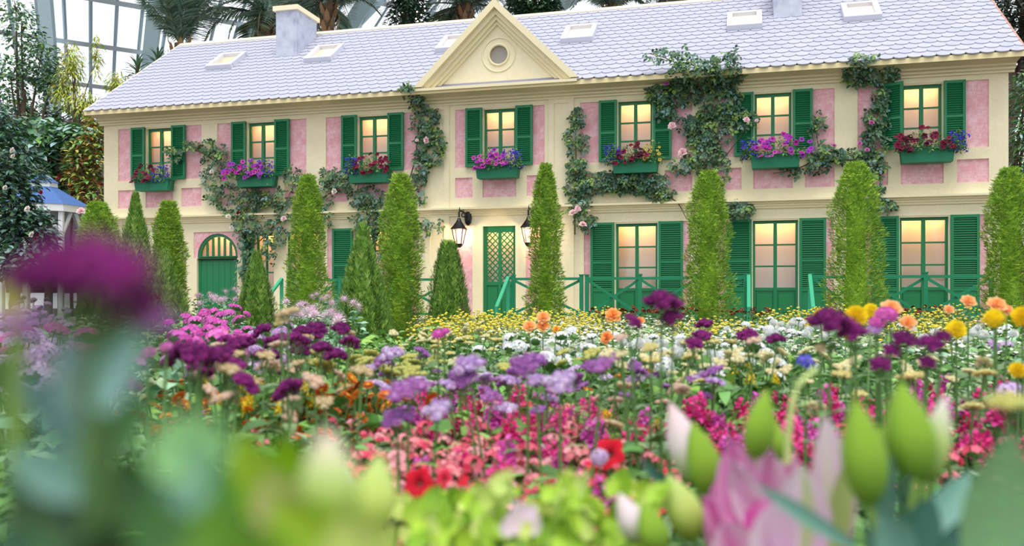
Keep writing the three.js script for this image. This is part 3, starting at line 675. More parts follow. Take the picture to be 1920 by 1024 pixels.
// palms: one curved frond shape in two lengths, turned round a crown
function frondGeo(len, droop, n, s, cols) {
  seed(s);
  const b = new GB(), at2 = (t) => V(0, len * (0.62 * t - droop * t * t), len * (0.82 * t - 0.12 * t * t));
  const k = hex(0x7d8a68);
  b.tube(Array.from({ length: 9 }, (_, i) => at2(i / 8)), Array.from({ length: 9 }, (_, i) => 0.045 * (1 - i / 9.5)), k, 4);
  for (let i = 3; i < n; i++) for (const sd of [-1, 1]) {
    const t = i / n, p = at2(t), l = len * 0.24 * Math.sin(Math.PI * (0.15 + 0.8 * t)) + 0.1;
    const d = V(sd * 0.8, 0.12 + rr(-0.12, 0.1), 0.62).normalize();
    b.leaf(p, d, V(sd * -0.3, 1, 0), l, 0.055, vary(pick(cols), 0.2), 0.32);
  }
  return b.geo();
}
const frondCols = [hex(0x93ae9c), hex(0x74957f), hex(0x5c7d62), hex(0xa8c2b6)], fronds = [frondGeo(3.7, 0.2, 54, 31, frondCols), frondGeo(3.3, 0.52, 50, 32, frondCols), frondGeo(2.9, 0.85, 46, 33, [hex(0x50705c), hex(0x3d5744), hex(0x6b7a50)])];
function palm(label, px, py, dep, { up = false, n = 16, s = 1, size = 1 } = {}) {
  seed(s);
  const crown = at(px, py, dep), base = gnd(crown), t = thing('palm_tree', label, 'palm tree', base.toArray(), 0, 'palms behind the ridge');
  const h = crown.y - base.y, g = new THREE.CylinderGeometry(0.2, 0.27, h, 10, 8).translate(0, h / 2, 0);
  part('trunk', g, M.bark, t);
  const boot = new GB();
  for (let i = 0; i < 26; i++) { const a = i * 2.4, y = h - 0.05 - i * 0.05; boot.leaf(V(Math.cos(a) * 0.17, y - 0.15, Math.sin(a) * 0.17), V(Math.cos(a) * 0.5, 1, Math.sin(a) * 0.5).normalize(), V(Math.cos(a), 0, Math.sin(a)), 0.55, 0.2, vary(hex(0x8a6a48), 0.25), 0, 0.3); }
  part('leaf_base', boot.geo(), M.stem, t);
  for (let i = 0; i < n; i++) {
    const f = part('frond', fronds[up ? (i % 4 === 3 ? 1 : 0) : i % 3], M.leaf, t);
    f.position.set(0, h, 0);
    f.rotation.order = 'YXZ';
    f.rotation.y = i * 2.39996 + rr(-0.2, 0.2);
    f.rotation.x = up ? -rr(0.25, 0.95) : rr(-0.6, 0.5);
    f.scale.setScalar(size * rr(0.85, 1.1));
  }
}
palm('tall upright palm with brown trunk at the left end of the roof', 338, 82, 30.5, { up: true, n: 20, s: 41 });
palm('shaggy palm with hanging fronds just left of the chimney', 497, 34, 37.5, { size: 1.2, n: 24, s: 42 });
palm('palm with drooping fronds right of the left chimney', 616, 8, 32, { n: 22, s: 43 });
palm('grey-green palm between the fairy-lit conifer and the pediment', 872, 12, 35.5, { n: 22, s: 44 });
palm('palm with broad arching fronds right of the pediment tip', 1145, 12, 31.5, { n: 22, s: 45 });
palm('palm showing only frond tips over the ridge near the right chimney', 1262, 2, 38, { size: 1.2, n: 20, s: 46 });
function aloe(label, px, py, dep, s) {
  seed(s);
  const top = at(px, py, dep), base = gnd(top), t = thing('tree_aloe', label, 'aloe', base.toArray()), b = new GB(), h = top.y - base.y;
  part('trunk', new THREE.CylinderGeometry(0.06, 0.1, h, 7).translate(0, h / 2, 0), M.bark, t);
  for (let i = 0; i < 46; i++) { const a = i * 2.4, el = 1.2 - i * 0.034; b.leaf(V(0, h - i * 0.014, 0), aside(a, el), aside(a, el + 1.5), 0.72, 0.09, vary(hex(0x6a8a6c), 0.2), 0.35); }
  part('foliage', b.geo(), M.solidLeaf, t);
}
aloe('dark spiky tree aloe silhouetted left of the roof slope', 258, 122, 33, 51);
aloe('dark spiky tree aloe touching the roof slope by the palm trunk', 296, 108, 32.5, 52);

// ---------------------------------------------------------------- gazebo
{
  const dep = 25, c = at(82, 560, dep), y0 = groundY(c.x, c.z), g = thing('gazebo', 'white garden gazebo with blue tiered roof behind the rose bush', 'gazebo', [c.x, y0, c.z], 0.35);
  const ye = at(0, 398, dep).y - y0, ya = at(0, 352, dep).y - y0, yl = at(0, 338, dep).y - y0, n = 8;
  for (let k = 0; k < n; k++) {                       // roof boards, one per side
    const a = k / n * Math.PI * 2, b = (k + 1) / n * Math.PI * 2, P = (r, an, y) => V(Math.cos(an) * r, y, Math.sin(an) * r), e = new GB(), q = hex(0x4a6fae);
    const f = (r0, h0, r1, h1) => { const i = [P(r0, a, h0), P(r0, b, h0), P(r1, b, h1), P(r1, a, h1)].map((p) => e.v(p.x, p.y, p.z, q)); e.t(i[0], i[2], i[1]); e.t(i[0], i[3], i[2]); };
    f(1.3, ye + 0.14, 0.36, ya); f(0.42, ya + 0.13, 0.03, yl + 0.18);
    part('roof_panel', e.geo(), M.stem, g);
    const ang = (a + b) / 2, len = 2 * 1.25 * Math.sin(Math.PI / n);
    part('fascia', bx(0.05, 0.2, len, Math.cos(Math.PI / n) * 1.25, ye + 0.05, 0).rotateY(-ang), M.white, g);
    part('lantern_band', bx(0.03, 0.13, 2 * 0.36 * Math.sin(Math.PI / n) + 0.02, Math.cos(Math.PI / n) * 0.36, ya + 0.065, 0).rotateY(-ang), M.white, g);
    const p = P(1.12, a, 0);
    part('post', bx(0.12, ye, 0.12, p.x, ye / 2, p.z), M.white, g);
    for (const s of [-1, 1]) { const e2 = P(1.12 * Math.cos(Math.PI / n), a + s * Math.PI / n, ye - 0.05).lerp(p.clone().setY(ye - 0.05), 0.2); part('brace', bar(p.clone().setY(ye - 0.75), e2, 0.07), M.white, g); }
  }
}
// ---------------------------------------------------------------- climbing roses on the front
const ROSELEAF = [hex(0x3a5c3c), hex(0x47704a), hex(0x5a8058), hex(0x6a8e82), hex(0x7c9c4c), hex(0x44624c)];
function climber(label, stems, clumps, blooms, s) {
  seed(s);
  const a = onFront(stems[0][0][0], stems[0][0][1], 0.1), t = thing('climbing_rose', label, 'climbing rose', a.toArray());
  stems.forEach((st) => {
    const pts = st.map(([x, y]) => onFront(x, y, 0.1 + R() * 0.05 + 0.6 * Math.max(0, Math.min(1, (250 - 0.064 * x - y) / 40))).sub(a)), c = new THREE.CatmullRomCurve3(pts), n = pts.length * 4, b = new GB();
    b.tube(c.getPoints(n), Array.from({ length: n + 1 }, (_, i) => 0.018 * (1 - 0.6 * i / n)), hex(0x5b4a35), 5);
    part('stem', b.geo(), M.stem, t);
  });
  const b = new GB();
  for (const [x, y, rx, ry, n, thick = 0.32] of clumps) for (let i = 0; i < n * 0.78; i++) {
    const q = Math.sqrt(R()), an = rr(0, 6.283), lx = x + Math.cos(an) * rx * q * 1.15 + rr(-3, 3), ly = y + Math.sin(an) * ry * q * 1.12 + rr(-3, 3), over = Math.max(0, Math.min(1, (250 - 0.064 * lx - ly) / 40)), p = onFront(lx, ly, 0.06 + thick * R() * (1 - 0.6 * q) + 0.55 * over).sub(a);   // leaves lean out where they pass the gutter
    const ang = rr(0, 6.283), d = V(Math.cos(ang), Math.sin(ang) * 0.8 - 0.25, rr(0.1, 0.7)).normalize(), nn = V(rr(-0.5, 0.5), rr(0.1, 0.9), rr(0.4, 1)).normalize(), k = vary(pick(ROSELEAF), 0.2), l = rr(0.075, 0.125);
    const side = d.clone().cross(nn).normalize();
    b.leaf(p, d, nn, l, l * 0.66, k, 0.15);
    for (const sd of [-1, 1]) { const o = p.clone().addScaledVector(d, -l * 0.15), e = d.clone().multiplyScalar(0.45).addScaledVector(side, sd).normalize(); b.leaf(o.addScaledVector(d, -l * 0.25), e, nn, l * 0.8, l * 0.52, k, 0.15); }
  }
  part('foliage', b.geo(), M.leaf, t);
  for (const [x, y, r, kind = 'blush', z = 0.36] of blooms) {
    const m = part('bloom', pick(ROSE[kind]), M.petal, t);
    m.position.copy(onFront(x, y, z).sub(a));
    m.scale.setScalar(r);
    m.rotation.set(1.2 + rr(-0.4, 0.3), rr(-0.6, 0.6), rr(-0.5, 0.5));
  }
}
climber('dark climbing rose with white blooms spilling round the second upper window to the arched door', [[[455, 560], [460, 470], [455, 420], [470, 370], [440, 330], [385, 280]], [[460, 470], [500, 440], [530, 390], [560, 330]], [[440, 330], [400, 300], [360, 280], [330, 290]]],
  [[398, 280, 20, 16, 60], [405, 320, 26, 40, 130], [450, 375, 40, 30, 200], [465, 420, 26, 30, 110], [458, 475, 14, 40, 60], [452, 530, 12, 30, 30], [515, 440, 22, 24, 80], [545, 400, 26, 24, 80], [550, 340, 18, 26, 50], [500, 370, 40, 18, 90], [360, 275, 16, 9, 34], [325, 292, 18, 12, 40], [505, 475, 14, 20, 30], [395, 370, 10, 12, 20]],
  [[397, 322, 0.075, 'white'], [428, 406, 0.075, 'white'], [434, 427, 0.07, 'white'], [447, 399, 0.07, 'red'], [532, 410, 0.09, 'blush'], [503, 345, 0.05, 'blush']], 201);
climber('climbing rose hanging between the third window box and the string course', [[[690, 470], [690, 420], [680, 380], [640, 350], [610, 325]], [[690, 420], [705, 370]], [[640, 350], [600, 380], [620, 420]]],
  [[618, 330, 20, 14, 50], [640, 345, 26, 16, 70], [605, 370, 16, 28, 60], [690, 375, 30, 22, 130], [690, 415, 28, 24, 130], [690, 445, 18, 24, 60], [700, 465, 16, 26, 40], [610, 410, 16, 14, 30], [720, 470, 10, 16, 20]],
  [[627, 359, 0.095, 'white'], [590, 333, 0.04, 'blush'], [713, 492, 0.06, 'blush']], 202);
climber('narrow climbing rose with one pale bloom left of the pediment', [[[765, 345], [778, 300], [785, 240], [790, 200], [770, 170], [755, 155]]],
  [[762, 168, 12, 10, 26], [780, 190, 12, 14, 36], [800, 235, 26, 34, 150], [805, 275, 26, 34, 140], [790, 310, 16, 26, 70], [783, 340, 14, 12, 34], [790, 370, 10, 12, 16], [798, 425, 12, 16, 24], [822, 425, 8, 12, 8]],
  [[800, 263, 0.105], [782, 263, 0.05]], 203);
climber('climbing rose arching from the pilaster under the burgundy and yellow window box', [[[1078, 440], [1078, 380], [1080, 300], [1080, 240], [1088, 215]], [[1080, 350], [1130, 345], [1200, 345], [1240, 355]], [[1245, 365], [1270, 380], [1288, 412]]],
  [[1085, 220, 14, 14, 50], [1072, 255, 14, 18, 44], [1095, 268, 10, 16, 22], [1070, 280, 10, 10, 16], [1083, 315, 18, 16, 70], [1085, 350, 24, 18, 90], [1085, 385, 20, 16, 60], [1095, 410, 16, 20, 40], [1120, 345, 30, 18, 110], [1165, 340, 40, 20, 170], [1215, 345, 36, 20, 150], [1235, 365, 24, 12, 50], [1108, 418, 10, 8, 12]],
  [[1074, 399, 0.105], [1083, 392, 0.09], [1093, 421, 0.1], [1105, 395, 0.03]], 204);
climber('large climbing rose reaching over the gutter between two window boxes', [[[1330, 420], [1325, 340], [1322, 250], [1318, 180], [1300, 140], [1250, 110], [1215, 100]], [[1322, 250], [1345, 170], [1375, 110]], [[1322, 250], [1280, 240]], [[1330, 330], [1355, 300], [1410, 226]]],
  [[1235, 105, 22, 12, 36], [1280, 108, 22, 18, 44], [1300, 140, 44, 26, 190], [1355, 140, 34, 34, 190], [1240, 180, 26, 20, 90], [1275, 175, 34, 22, 120], [1345, 190, 40, 40, 230], [1330, 240, 40, 34, 200], [1320, 290, 34, 34, 160], [1295, 235, 22, 20, 50], [1372, 102, 10, 14, 16], [1395, 225, 22, 18, 50], [1280, 310, 20, 16, 40], [1355, 320, 16, 30, 40], [1345, 380, 14, 30, 40], [1385, 395, 26, 16, 90], [1250, 210, 20, 14, 50]],
  [[1260, 236, 0.105], [1280, 286, 0.125], [1400, 225, 0.085], [1419, 226, 0.05], [1364, 415, 0.06], [1250, 157, 0.07, 'pink'], [1230, 145, 0.05, 'pink']], 205);
climber('climbing rose with small pink blooms left of the rightmost shutters', [[[1640, 440], [1638, 360], [1635, 300], [1645, 220], [1650, 165], [1620, 120]], [[1638, 300], [1590, 300], [1540, 285], [1530, 230]], [[1530, 300], [1490, 318], [1450, 325]]],
  [[1620, 118, 26, 16, 60], [1615, 140, 30, 22, 110], [1668, 140, 16, 14, 40], [1650, 185, 14, 26, 60], [1645, 225, 22, 26, 90], [1640, 265, 20, 30, 90], [1630, 310, 28, 30, 150], [1585, 295, 26, 14, 60], [1545, 290, 24, 16, 80], [1535, 240, 12, 26, 40], [1530, 310, 20, 16, 40], [1635, 360, 20, 34, 90], [1660, 385, 20, 12, 30], [1490, 322, 24, 10, 20], [1625, 345, 20, 20, 60]],
  [[1634, 230, 0.07, 'pink'], [1612, 269, 0.06, 'pink'], [1626, 281, 0.06, 'pink'], [1564, 273, 0.06, 'pink'], [1643, 343, 0.07, 'pink'], [1636, 347, 0.06, 'pink'], [1613, 313, 0.05, 'pink']], 206);

// ---------------------------------------------------------------- window boxes
function petuniaGeo(s, k, throat) {                         // funnel with five shallow lobes, radius 1, facing +y
  seed(s);
  const b = new GB(), n = 20, rings = [[0.1, -0.55], [0.16, -0.25], [0.45, 0.0], [0.8, 0.1], [1, 0.02]], rows = [];
  rings.forEach(([r, y], i) => { const row = []; for (let j = 0; j < n; j++) { const a = j / n * 6.283, lobe = i > 2 ? 1 + 0.13 * Math.cos(5 * a) : 1, col = between(throat, k, Math.min(1, Math.max(0, (i - 0.7) / 1.8))); row.push(b.v(Math.cos(a) * r * lobe, y + (i > 2 ? 0.07 * Math.sin(5 * a + i) : 0), Math.sin(a) * r * lobe, i < 1 ? hex(0x6f8a4a) : vary(col, 0.05))); } rows.push(row); });
  for (let i = 0; i < 4; i++) for (let j = 0; j < n; j++) { const e = (j + 1) % n; b.t(rows[i][j], rows[i + 1][e], rows[i][e]); b.t(rows[i][j], rows[i + 1][j], rows[i + 1][e]); }
  return b.geo();
}
const PET = { burgundy: [petuniaGeo(71, hex(0x6e1334), hex(0x3a0a1e)), petuniaGeo(72, hex(0x85173f), hex(0x470c22)), petuniaGeo(73, hex(0x4d1228), hex(0x2c0815))], magenta: [petuniaGeo(74, hex(0xb22aa0), hex(0x5c1250)), petuniaGeo(75, hex(0xc94bb4), hex(0x6f1a66)), petuniaGeo(76, hex(0x9c3fb8), hex(0x4e1860))], yellow: [petuniaGeo(77, hex(0xc9b64a), hex(0x8a7a20))], red: [petuniaGeo(78, hex(0xd1142e), hex(0x8a0c1c)), petuniaGeo(79, hex(0xe0304e), hex(0x8e1028))] };
function floretGeo(s, k, n, r, spread) { seed(s); const b = new GB(); for (let i = 0; i < n; i++) { const p = spread(), nn = onSphere().add(V(0, 0.6, 0.9)).normalize(), c = vary(k, 0.22); for (let j = 0; j < 4; j++) { const a = j * 1.571 + R(), u = V(1, 0, 0).cross(nn).normalize(), w = nn.clone().cross(u); b.blade(p, u.clone().multiplyScalar(Math.cos(a)).addScaledVector(w, Math.sin(a)), nn, r, r * 0.85, c); } } return b.geo(); }
const BOXLEAF = [hex(0x4f7a3a), hex(0x5f8f45), hex(0x3f6534), hex(0x7aa05a)];
const BOXNAMES = ['leftmost upper window', 'second upper window from left', 'third upper window from left', 'upper window below the pediment', 'first upper window right of pediment', 'second upper window from right', 'rightmost upper window'];
const BOXES = [[['burgundy', -0.5, 0.1], ['blue', 0.05, 0.5]], [['magenta', -0.85, 0.3], ['blue', 0.1, 0.52]], [['blue', -0.6, -0.25], ['burgundy', -0.35, 0.55]], [['magenta', -0.6, 0.25], ['blue', 0.15, 0.62]], [['blue', -0.68, -0.3], ['burgundy', -0.45, 0.35], ['yellow', 0.2, 0.62]], [['magenta', -0.45, 0.68], ['blue', -0.72, -0.35]], [['burgundy', -0.62, 0.45], ['blue', 0.4, 0.75]]];
const KINDWORDS = { burgundy: 'dark burgundy petunia plant', magenta: 'magenta petunia plant', blue: 'deep blue lobelia plant', yellow: 'yellow-green trailing filler plant' };
UPPER.forEach((x, i) => {
  const t = thing('window_box', `green wooden window box under the ${BOXNAMES[i]}`, 'window box', [x + 0.04, 3.25, 0.25], 0, 'window boxes on the upper floor');
  const tr = new THREE.CylinderGeometry(1, 0.93, 0.3, 4, 1, true).rotateY(Math.PI / 4).scale(0.72, 1, 0.2).translate(0, 0.15, 0);
  part('trough', merge([tr, bx(0.95, 0.02, 0.25, 0, 0.01, 0), bx(1.04, 0.035, 0.03, 0, 0.29, 0.145), bx(1.04, 0.035, 0.03, 0, 0.29, -0.145), bx(0.03, 0.035, 0.3, -0.51, 0.29, 0), bx(0.03, 0.035, 0.3, 0.51, 0.29, 0)]), M.greenBox, t);
  part('soil', bx(0.97, 0.02, 0.24, 0, 0.24, 0), M.soil, t);
  BOXES[i].forEach(([kind, a, b], j) => {
    seed(300 + i * 7 + j);
    const cx = (a + b) / 2, w = b - a, p = thing(kind === 'blue' ? 'lobelia_plant' : kind === 'yellow' ? 'filler_plant' : 'petunia_plant', `${KINDWORDS[kind]} in the box of the ${BOXNAMES[i]}`, 'flower', [x + 0.04 + cx, 3.5, 0.27], 0, 'flowers in the window boxes');
    const f = new GB();
    for (let q = 0; q < 420 * w + 80; q++) { const an = R() * 6.283, rad = Math.sqrt(R()), o = V(Math.cos(an) * rad * w / 2, -0.04 + 0.46 * R() * (1.15 - rad * rad), Math.sin(an) * rad * 0.19 + 0.04); f.leaf(o, V(rr(-1, 1), rr(-0.5, 0.9), rr(-0.3, 1)).normalize(), V(rr(-0.5, 0.5), 1, 0.6).normalize(), rr(0.04, 0.09), rr(0.02, 0.045), vary(pick(BOXLEAF), 0.2), 0.3); }
    for (let q = 0; q < 8; q++) f.tube([V(rr(-w / 2, w / 2) * 0.5, -0.02, 0), V(rr(-w / 2, w / 2), rr(0.1, 0.26), rr(0, 0.15))], 0.005, hex(0x6b8a45), 3);
    part('foliage', f.geo(), M.leaf, p);
    if (kind === 'blue') part('blossom', floretGeo(400 + i, hex(0x4a3fc4), 90, 0.03, () => V(rr(-w / 2, w / 2) * 1.05, rr(-0.06, 0.38), rr(0.02, 0.22))), M.petal, p).userData.kind = 'stuff';
    else for (let q = 0; q < Math.round(36 * w); q++) {
      const m = part('bloom', pick(PET[kind]), M.petal, p), u = rr(-0.5, 0.5) * w * 1.05, v = R();
      m.position.set(u, -0.04 + 0.52 * v * (1 - Math.abs(u / w) * 0.7), 0.08 + 0.16 * (1 - v * v) + rr(-0.02, 0.03));
      m.scale.setScalar(rr(0.05, 0.068) * (kind === 'yellow' ? 0.6 : 1));
      m.rotation.set(rr(0.5, 1.5), rr(-0.9, 0.9), rr(-0.4, 0.4));
    }
  });
});

// ---------------------------------------------------------------- cypresses
const CYPCOL = { fluffy: [hex(0xa6cc36), hex(0x8fba2e), hex(0xbcd94c), hex(0x7ea62c), hex(0x6a9428)], cone: [hex(0x79a834), hex(0x66962e), hex(0x92bb48), hex(0x578629), hex(0xa8c860)] };
function cypress(label, px, ytop, ybot, dep, profile, kind, s) {
  seed(s);
  const top = at(px, ytop, dep), base = V(top.x, groundY(top.x, top.z), top.z), h = top.y - base.y, t = thing('cypress', label, 'cypress', base.toArray(), 0, 'clipped cypresses before the house'), mpp = dep / F;
  const yb = at(px, ybot, dep).y - base.y;                    // profile is measured between top and ybot
  const rad = (y) => { const u = Math.max(0, Math.min(1, (h - y) / (h - yb))) * (profile.length - 1), i = Math.min(profile.length - 2, Math.floor(u)), r = (profile[i] + (profile[i + 1] - profile[i]) * (u - i)) * mpp; return y < yb ? r * Math.max(0.5, 1 - (yb - y) * 0.4) : r; };
  const b = new GB(), cols = CYPCOL[kind], fl = kind === 'fluffy';
  const area = h * rad(h * 0.4) * 6.3, n = Math.round(Math.min(18000, (fl ? 8500 : 8500) * area + 2000));
  for (let i = 0; i < n; i++) {
    const y = 0.05 + (h - 0.06) * R() ** 0.92, r = rad(y), a = R() * 6.283;
    const lump = 1 + (fl ? 0.13 * Math.sin(a * 3 + y * 6 + s) + 0.12 * Math.sin(a * 5 - y * 9) : 0.16 * Math.sin(a * 7 + s + y) + 0.1 * Math.sin(a * 11 - y * 2)), q = r * lump * (1 - 0.5 * R() ** 2);
    const o = V(Math.cos(a) * q, y, Math.sin(a) * q), el = fl ? rr(-0.1, 1.2) : rr(0.75, 1.45), d = aside(a + rr(-0.7, 0.7), el);
    let l = (fl ? rr(0.035, 0.065) : rr(0.036, 0.064)) * (0.8 + 0.2 * dep / 18);
    const k = vary(pick(cols), 0.25);
    if (R() < 0.14) { l *= fl ? 1.6 : 1.8; o.x *= 1.04; o.z *= 1.04; if (!fl) d.add(UPV).normalize(); }
    const side = d.clone().cross(UPV).normalize(), nn = aside(a, 0.3 + rr(-0.6, 0.6));
    b.blade(o, d, nn, l * 1.15, l * 0.13, k);
    for (const sd of [-1, 1]) b.blade(o.clone().addScaledVector(d, l * 0.2), d.clone().addScaledVector(side, sd * (fl ? 0.7 : 0.4)).normalize(), nn, l * 0.85, l * 0.12, k);
  }
  const inner = new GB(), k = cols[1];                    // dense twig body inside
  const rows = 14, prev = [];
  for (let i = 0; i <= rows; i++) { const y = h * 0.985 * i / rows, r = rad(y) * 0.42, row = []; for (let j = 0; j < 10; j++) { const a = j * 0.6283; row.push(inner.v(Math.cos(a) * r, y, Math.sin(a) * r, k)); } prev.push(row); }
  for (let i = 0; i < rows; i++) for (let j = 0; j < 10; j++) { const e = (j + 1) % 10; inner.t(prev[i][j], prev[i + 1][e], prev[i][e]); inner.t(prev[i][j], prev[i + 1][j], prev[i + 1][e]); }
  part('foliage', b.geo(), M.needle, t);
  part('twig_body', inner.geo(), M.stem, t);
  part('trunk', new THREE.CylinderGeometry(0.03, 0.05, 0.4, 8).translate(0, 0.2, 0), M.bark, t);
  return t;
}
cypress('short rounded bright green cypress beside the gazebo roof', 184, 380, 560, 15.5, [8, 24, 31, 33, 33, 33, 33], 'fluffy', 501);
cypress('spiky slim cypress with a long thin tip left of the arched door', 254, 368, 640, 13, [2, 9, 20, 29, 36, 40, 44, 48], 'cone', 502);
cypress('rounded column cypress just left of the arched door', 316, 378, 580, 16, [6, 18, 23, 26, 28, 29, 28], 'fluffy', 503);
cypress('low spiky cypress spreading in front of the long-tipped one', 310, 478, 650, 11, [2, 10, 22, 33, 44, 52], 'cone', 504);
cypress('small pale cypress tip peeping over the blurred purple flower', 206, 464, 620, 12.5, [2, 10, 18, 26, 30], 'cone', 505);
cypress('small pointed cypress right of the arched door', 481, 480, 640, 12.5, [2, 12, 21, 29, 35, 39], 'cone', 506);
cypress('tall golden column cypress between the second and third window boxes', 577, 330, 580, 16.5, [7, 17, 23, 26, 28, 30, 34, 40, 42], 'fluffy', 507);
cypress('broad green cone cypress, the widest before the house', 680, 427, 670, 10.5, [2, 13, 22, 31, 39, 47, 54, 60], 'cone', 508);
cypress('tall golden column cypress left of the pediment bay', 751, 328, 640, 14.5, [8, 22, 30, 35, 35, 34, 37, 38, 38], 'fluffy', 509);
cypress('squat cone cypress left of the lattice door', 841, 458, 620, 14, [10, 18, 25, 31, 36, 40], 'cone', 510);
cypress('slim golden column cypress right of the lattice door', 1023, 308, 600, 16, [4, 15, 21, 26, 26, 24, 28, 33, 32], 'fluffy', 511);
cypress('fluffy golden column cypress between the first two french doors right of the lattice door', 1328, 322, 600, 15.5, [9, 24, 31, 35, 34, 35, 40, 45, 44], 'fluffy', 512);
cypress('large golden column cypress between the last two french doors', 1605, 306, 600, 15, [10, 28, 38, 42, 40, 42, 48, 54, 52], 'fluffy', 513);
cypress('golden column cypress at the right edge before the house corner', 1893, 316, 600, 14.5, [9, 26, 34, 38, 37, 37, 40, 44, 44], 'fluffy', 514);
// ---------------------------------------------------------------- garden flowers: one plant of each kind, then copies
const GL = { fresh: [hex(0x7cb04c), hex(0x66993f), hex(0x94c45c), hex(0x55883a)], blue: [hex(0x86b48c), hex(0x72a277), hex(0xa2c8a2), hex(0x5f905f)], dark: [hex(0x4c7d36), hex(0x416c36), hex(0x629644), hex(0x78a858)], grey: [hex(0x98b282), hex(0x86a270), hex(0xacc290), hex(0x70925f)], pale: [hex(0x9cc4a0), hex(0x7fb085), hex(0xb4d4b4), hex(0x5f9560)] };
const STEMK = hex(0x5f8a45);
function leafyMound(b, h, r, n, len, wid, cols, { y0 = 0.15, up = 0.5, flat = 0.7, droop = 0.3 } = {}) {
  for (let i = 0; i < n; i++) {
    const a = R() * 6.283, q = Math.sqrt(R()), t = R() ** 0.7, y = h * (y0 + (1 - y0) * t * (1.05 - 0.35 * q * q)), rad = r * q * (0.55 + 0.45 * (1 - t * 0.5));
    b.leaf(V(Math.cos(a) * rad, y, Math.sin(a) * rad), aside(a + rr(-1, 1), up * rr(-0.3, 1.8)), V(rr(-0.5, 0.5) + Math.cos(a) * 0.4, flat, rr(-0.5, 0.5) + Math.sin(a) * 0.4).normalize(), len * rr(0.6, 1.3), wid * rr(0.7, 1.25), vary(pick(cols), 0.22), droop);
  }
}
function stemTo(b, x, z, y, r = 0.004, k = STEMK) { const bxx = x * 0.35, bz = z * 0.35; b.tube([V(bxx, 0, bz), V(bxx + (x - bxx) * 0.45, y * 0.55, bz + (z - bz) * 0.45), V(x, y, z)], [r * 1.2, r, r * 0.8], k, 4); }
// flower heads of radius 1, facing +y ------------------------------
function pomponGeo(s, k0, k1, n = 70) { seed(s); const b = new GB(); b.ball(V(0, -0.15, 0), 0.6, 0.5, 0.6, k1, 8, 5); for (let i = 0; i < n; i++) { const t = (i + 0.5) / n, el = 1.5 - t * 1.75, a = i * 2.4; b.petal(aside(a, el).multiplyScalar(0.45).add(V(0, -0.1, 0)), aside(a, el - 0.1), aside(a, el + 1.57), 0.55, 0.42, vary(between(k1, k0, t), 0.1), { curl: 0.5, cup: 0.3, steps: 2, side: 1 }); } return b.geo(); }
function umbelGeo(s, k0, k1, { n = 150, flat = 0.45, fr = 0.11, core = true, stalk = hex(0x6f8a55), domes = 7 } = {}) {
  seed(s);
  const b = new GB(), cs = [];
  for (let i = 0; i < domes; i++) { const a = i * 2.4, q = Math.sqrt(i / domes) * 0.72; cs.push([Math.cos(a) * q, flat * (1 - q * q) * 0.9, Math.sin(a) * q, 0.34 + 0.1 * R()]); }
  for (const [x, y, z, r] of cs) {
    b.tube([V(0, -0.75, 0), V(x * 0.5, -0.25, z * 0.5), V(x, y - 0.05, z)], 0.025, stalk, 3);
    if (core) b.ball(V(x, y - 0.02, z), r * 0.86, r * 0.5, r * 0.86, vary(k0, 0.1), 7, 4, 0.1);
    for (let i = 0; i < n / domes; i++) { const o = onSphere(); o.y = Math.abs(o.y) * 0.75 - 0.05; const p = V(x + o.x * r, y + o.y * r * 0.8, z + o.z * r), k = vary(between(k0, k1, R()), 0.16), u = onSphere().cross(o).normalize(), w = o.clone().cross(u).normalize(), nn = o.clone().add(V(0, 0.4, 0)).normalize(); for (let j = 0; j < 4; j++) { const a = j * 1.571; b.blade(p, u.clone().multiplyScalar(Math.cos(a)).addScaledVector(w, Math.sin(a)).addScaledVector(nn, 0.3).normalize(), nn, fr, fr * 0.9, k); } }
  }
  return b.geo();
}
function daisyGeo(s, k0, k1, kc, n = 14, layers = 2) { seed(s); const b = new GB(); for (let l = 0; l < layers; l++) for (let i = 0; i < n; i++) { const a = (i + l * 0.5) / n * 6.283 + rr(-0.08, 0.08), el = 0.1 + l * 0.4; b.petal(V(Math.cos(a) * 0.18, l * 0.06, Math.sin(a) * 0.18), aside(a, el), aside(a, el + 1.57), 0.82 - l * 0.25, 0.36, k0, { cup: 0.15, curl: -0.3, steps: 3, side: 1, tint: (t) => vary(t > 0.72 ? k1 : k0, 0.06) }); } b.ball(V(0, 0.08, 0), 0.26, 0.2, 0.26, kc, 7, 4); return b.geo(); }
function spikeGeo(s, k0, k1, { n = 10, h = 0.8, fr = 0.36, taper = 0.45 } = {}) { seed(s); const b = new GB(); b.tube([V(0, -h * 0.2, 0), V(0, h, 0)], [0.03, 0.015], STEMK, 4); for (let i = 0; i < n; i++) { const t = i / n, a = i * 2.4, y = h * t, q = fr * (1 - taper * t); const o = V(Math.cos(a) * 0.05, y, Math.sin(a) * 0.05), d = aside(a, 0.25), k = vary(between(k0, k1, R()), 0.12); for (const [da, de, s2] of [[0, 0.75, 1], [-0.55, -0.1, 0.9], [0.55, -0.1, 0.9], [0, -0.7, 1.1]]) b.petal(o.clone().addScaledVector(d, q * 0.3), aside(a + da, 0.25 + de), aside(a + da, 1.8 + de), q * s2, q * 0.95, k, { cup: 0.3, curl: -0.4, steps: 2, side: 1 }); } return b.geo(); }
function cleomeGeo(s, k0, k1) { seed(s); const b = new GB(); for (let i = 0; i < 34; i++) { const t = i / 34, a = i * 2.4, el = 1.3 - t * 1.6, d = aside(a, el), k = between(k0, k1, R()); b.petal(d.clone().multiplyScalar(0.42), d, aside(a, el + 1.57), 0.42, 0.22, k, { cup: 0.2, steps: 2, side: 1 }); b.tube([V(0, 0, 0), d.clone().multiplyScalar(1.15)], 0.012, hex(0xe9c7d8), 3); } return b.geo(); }
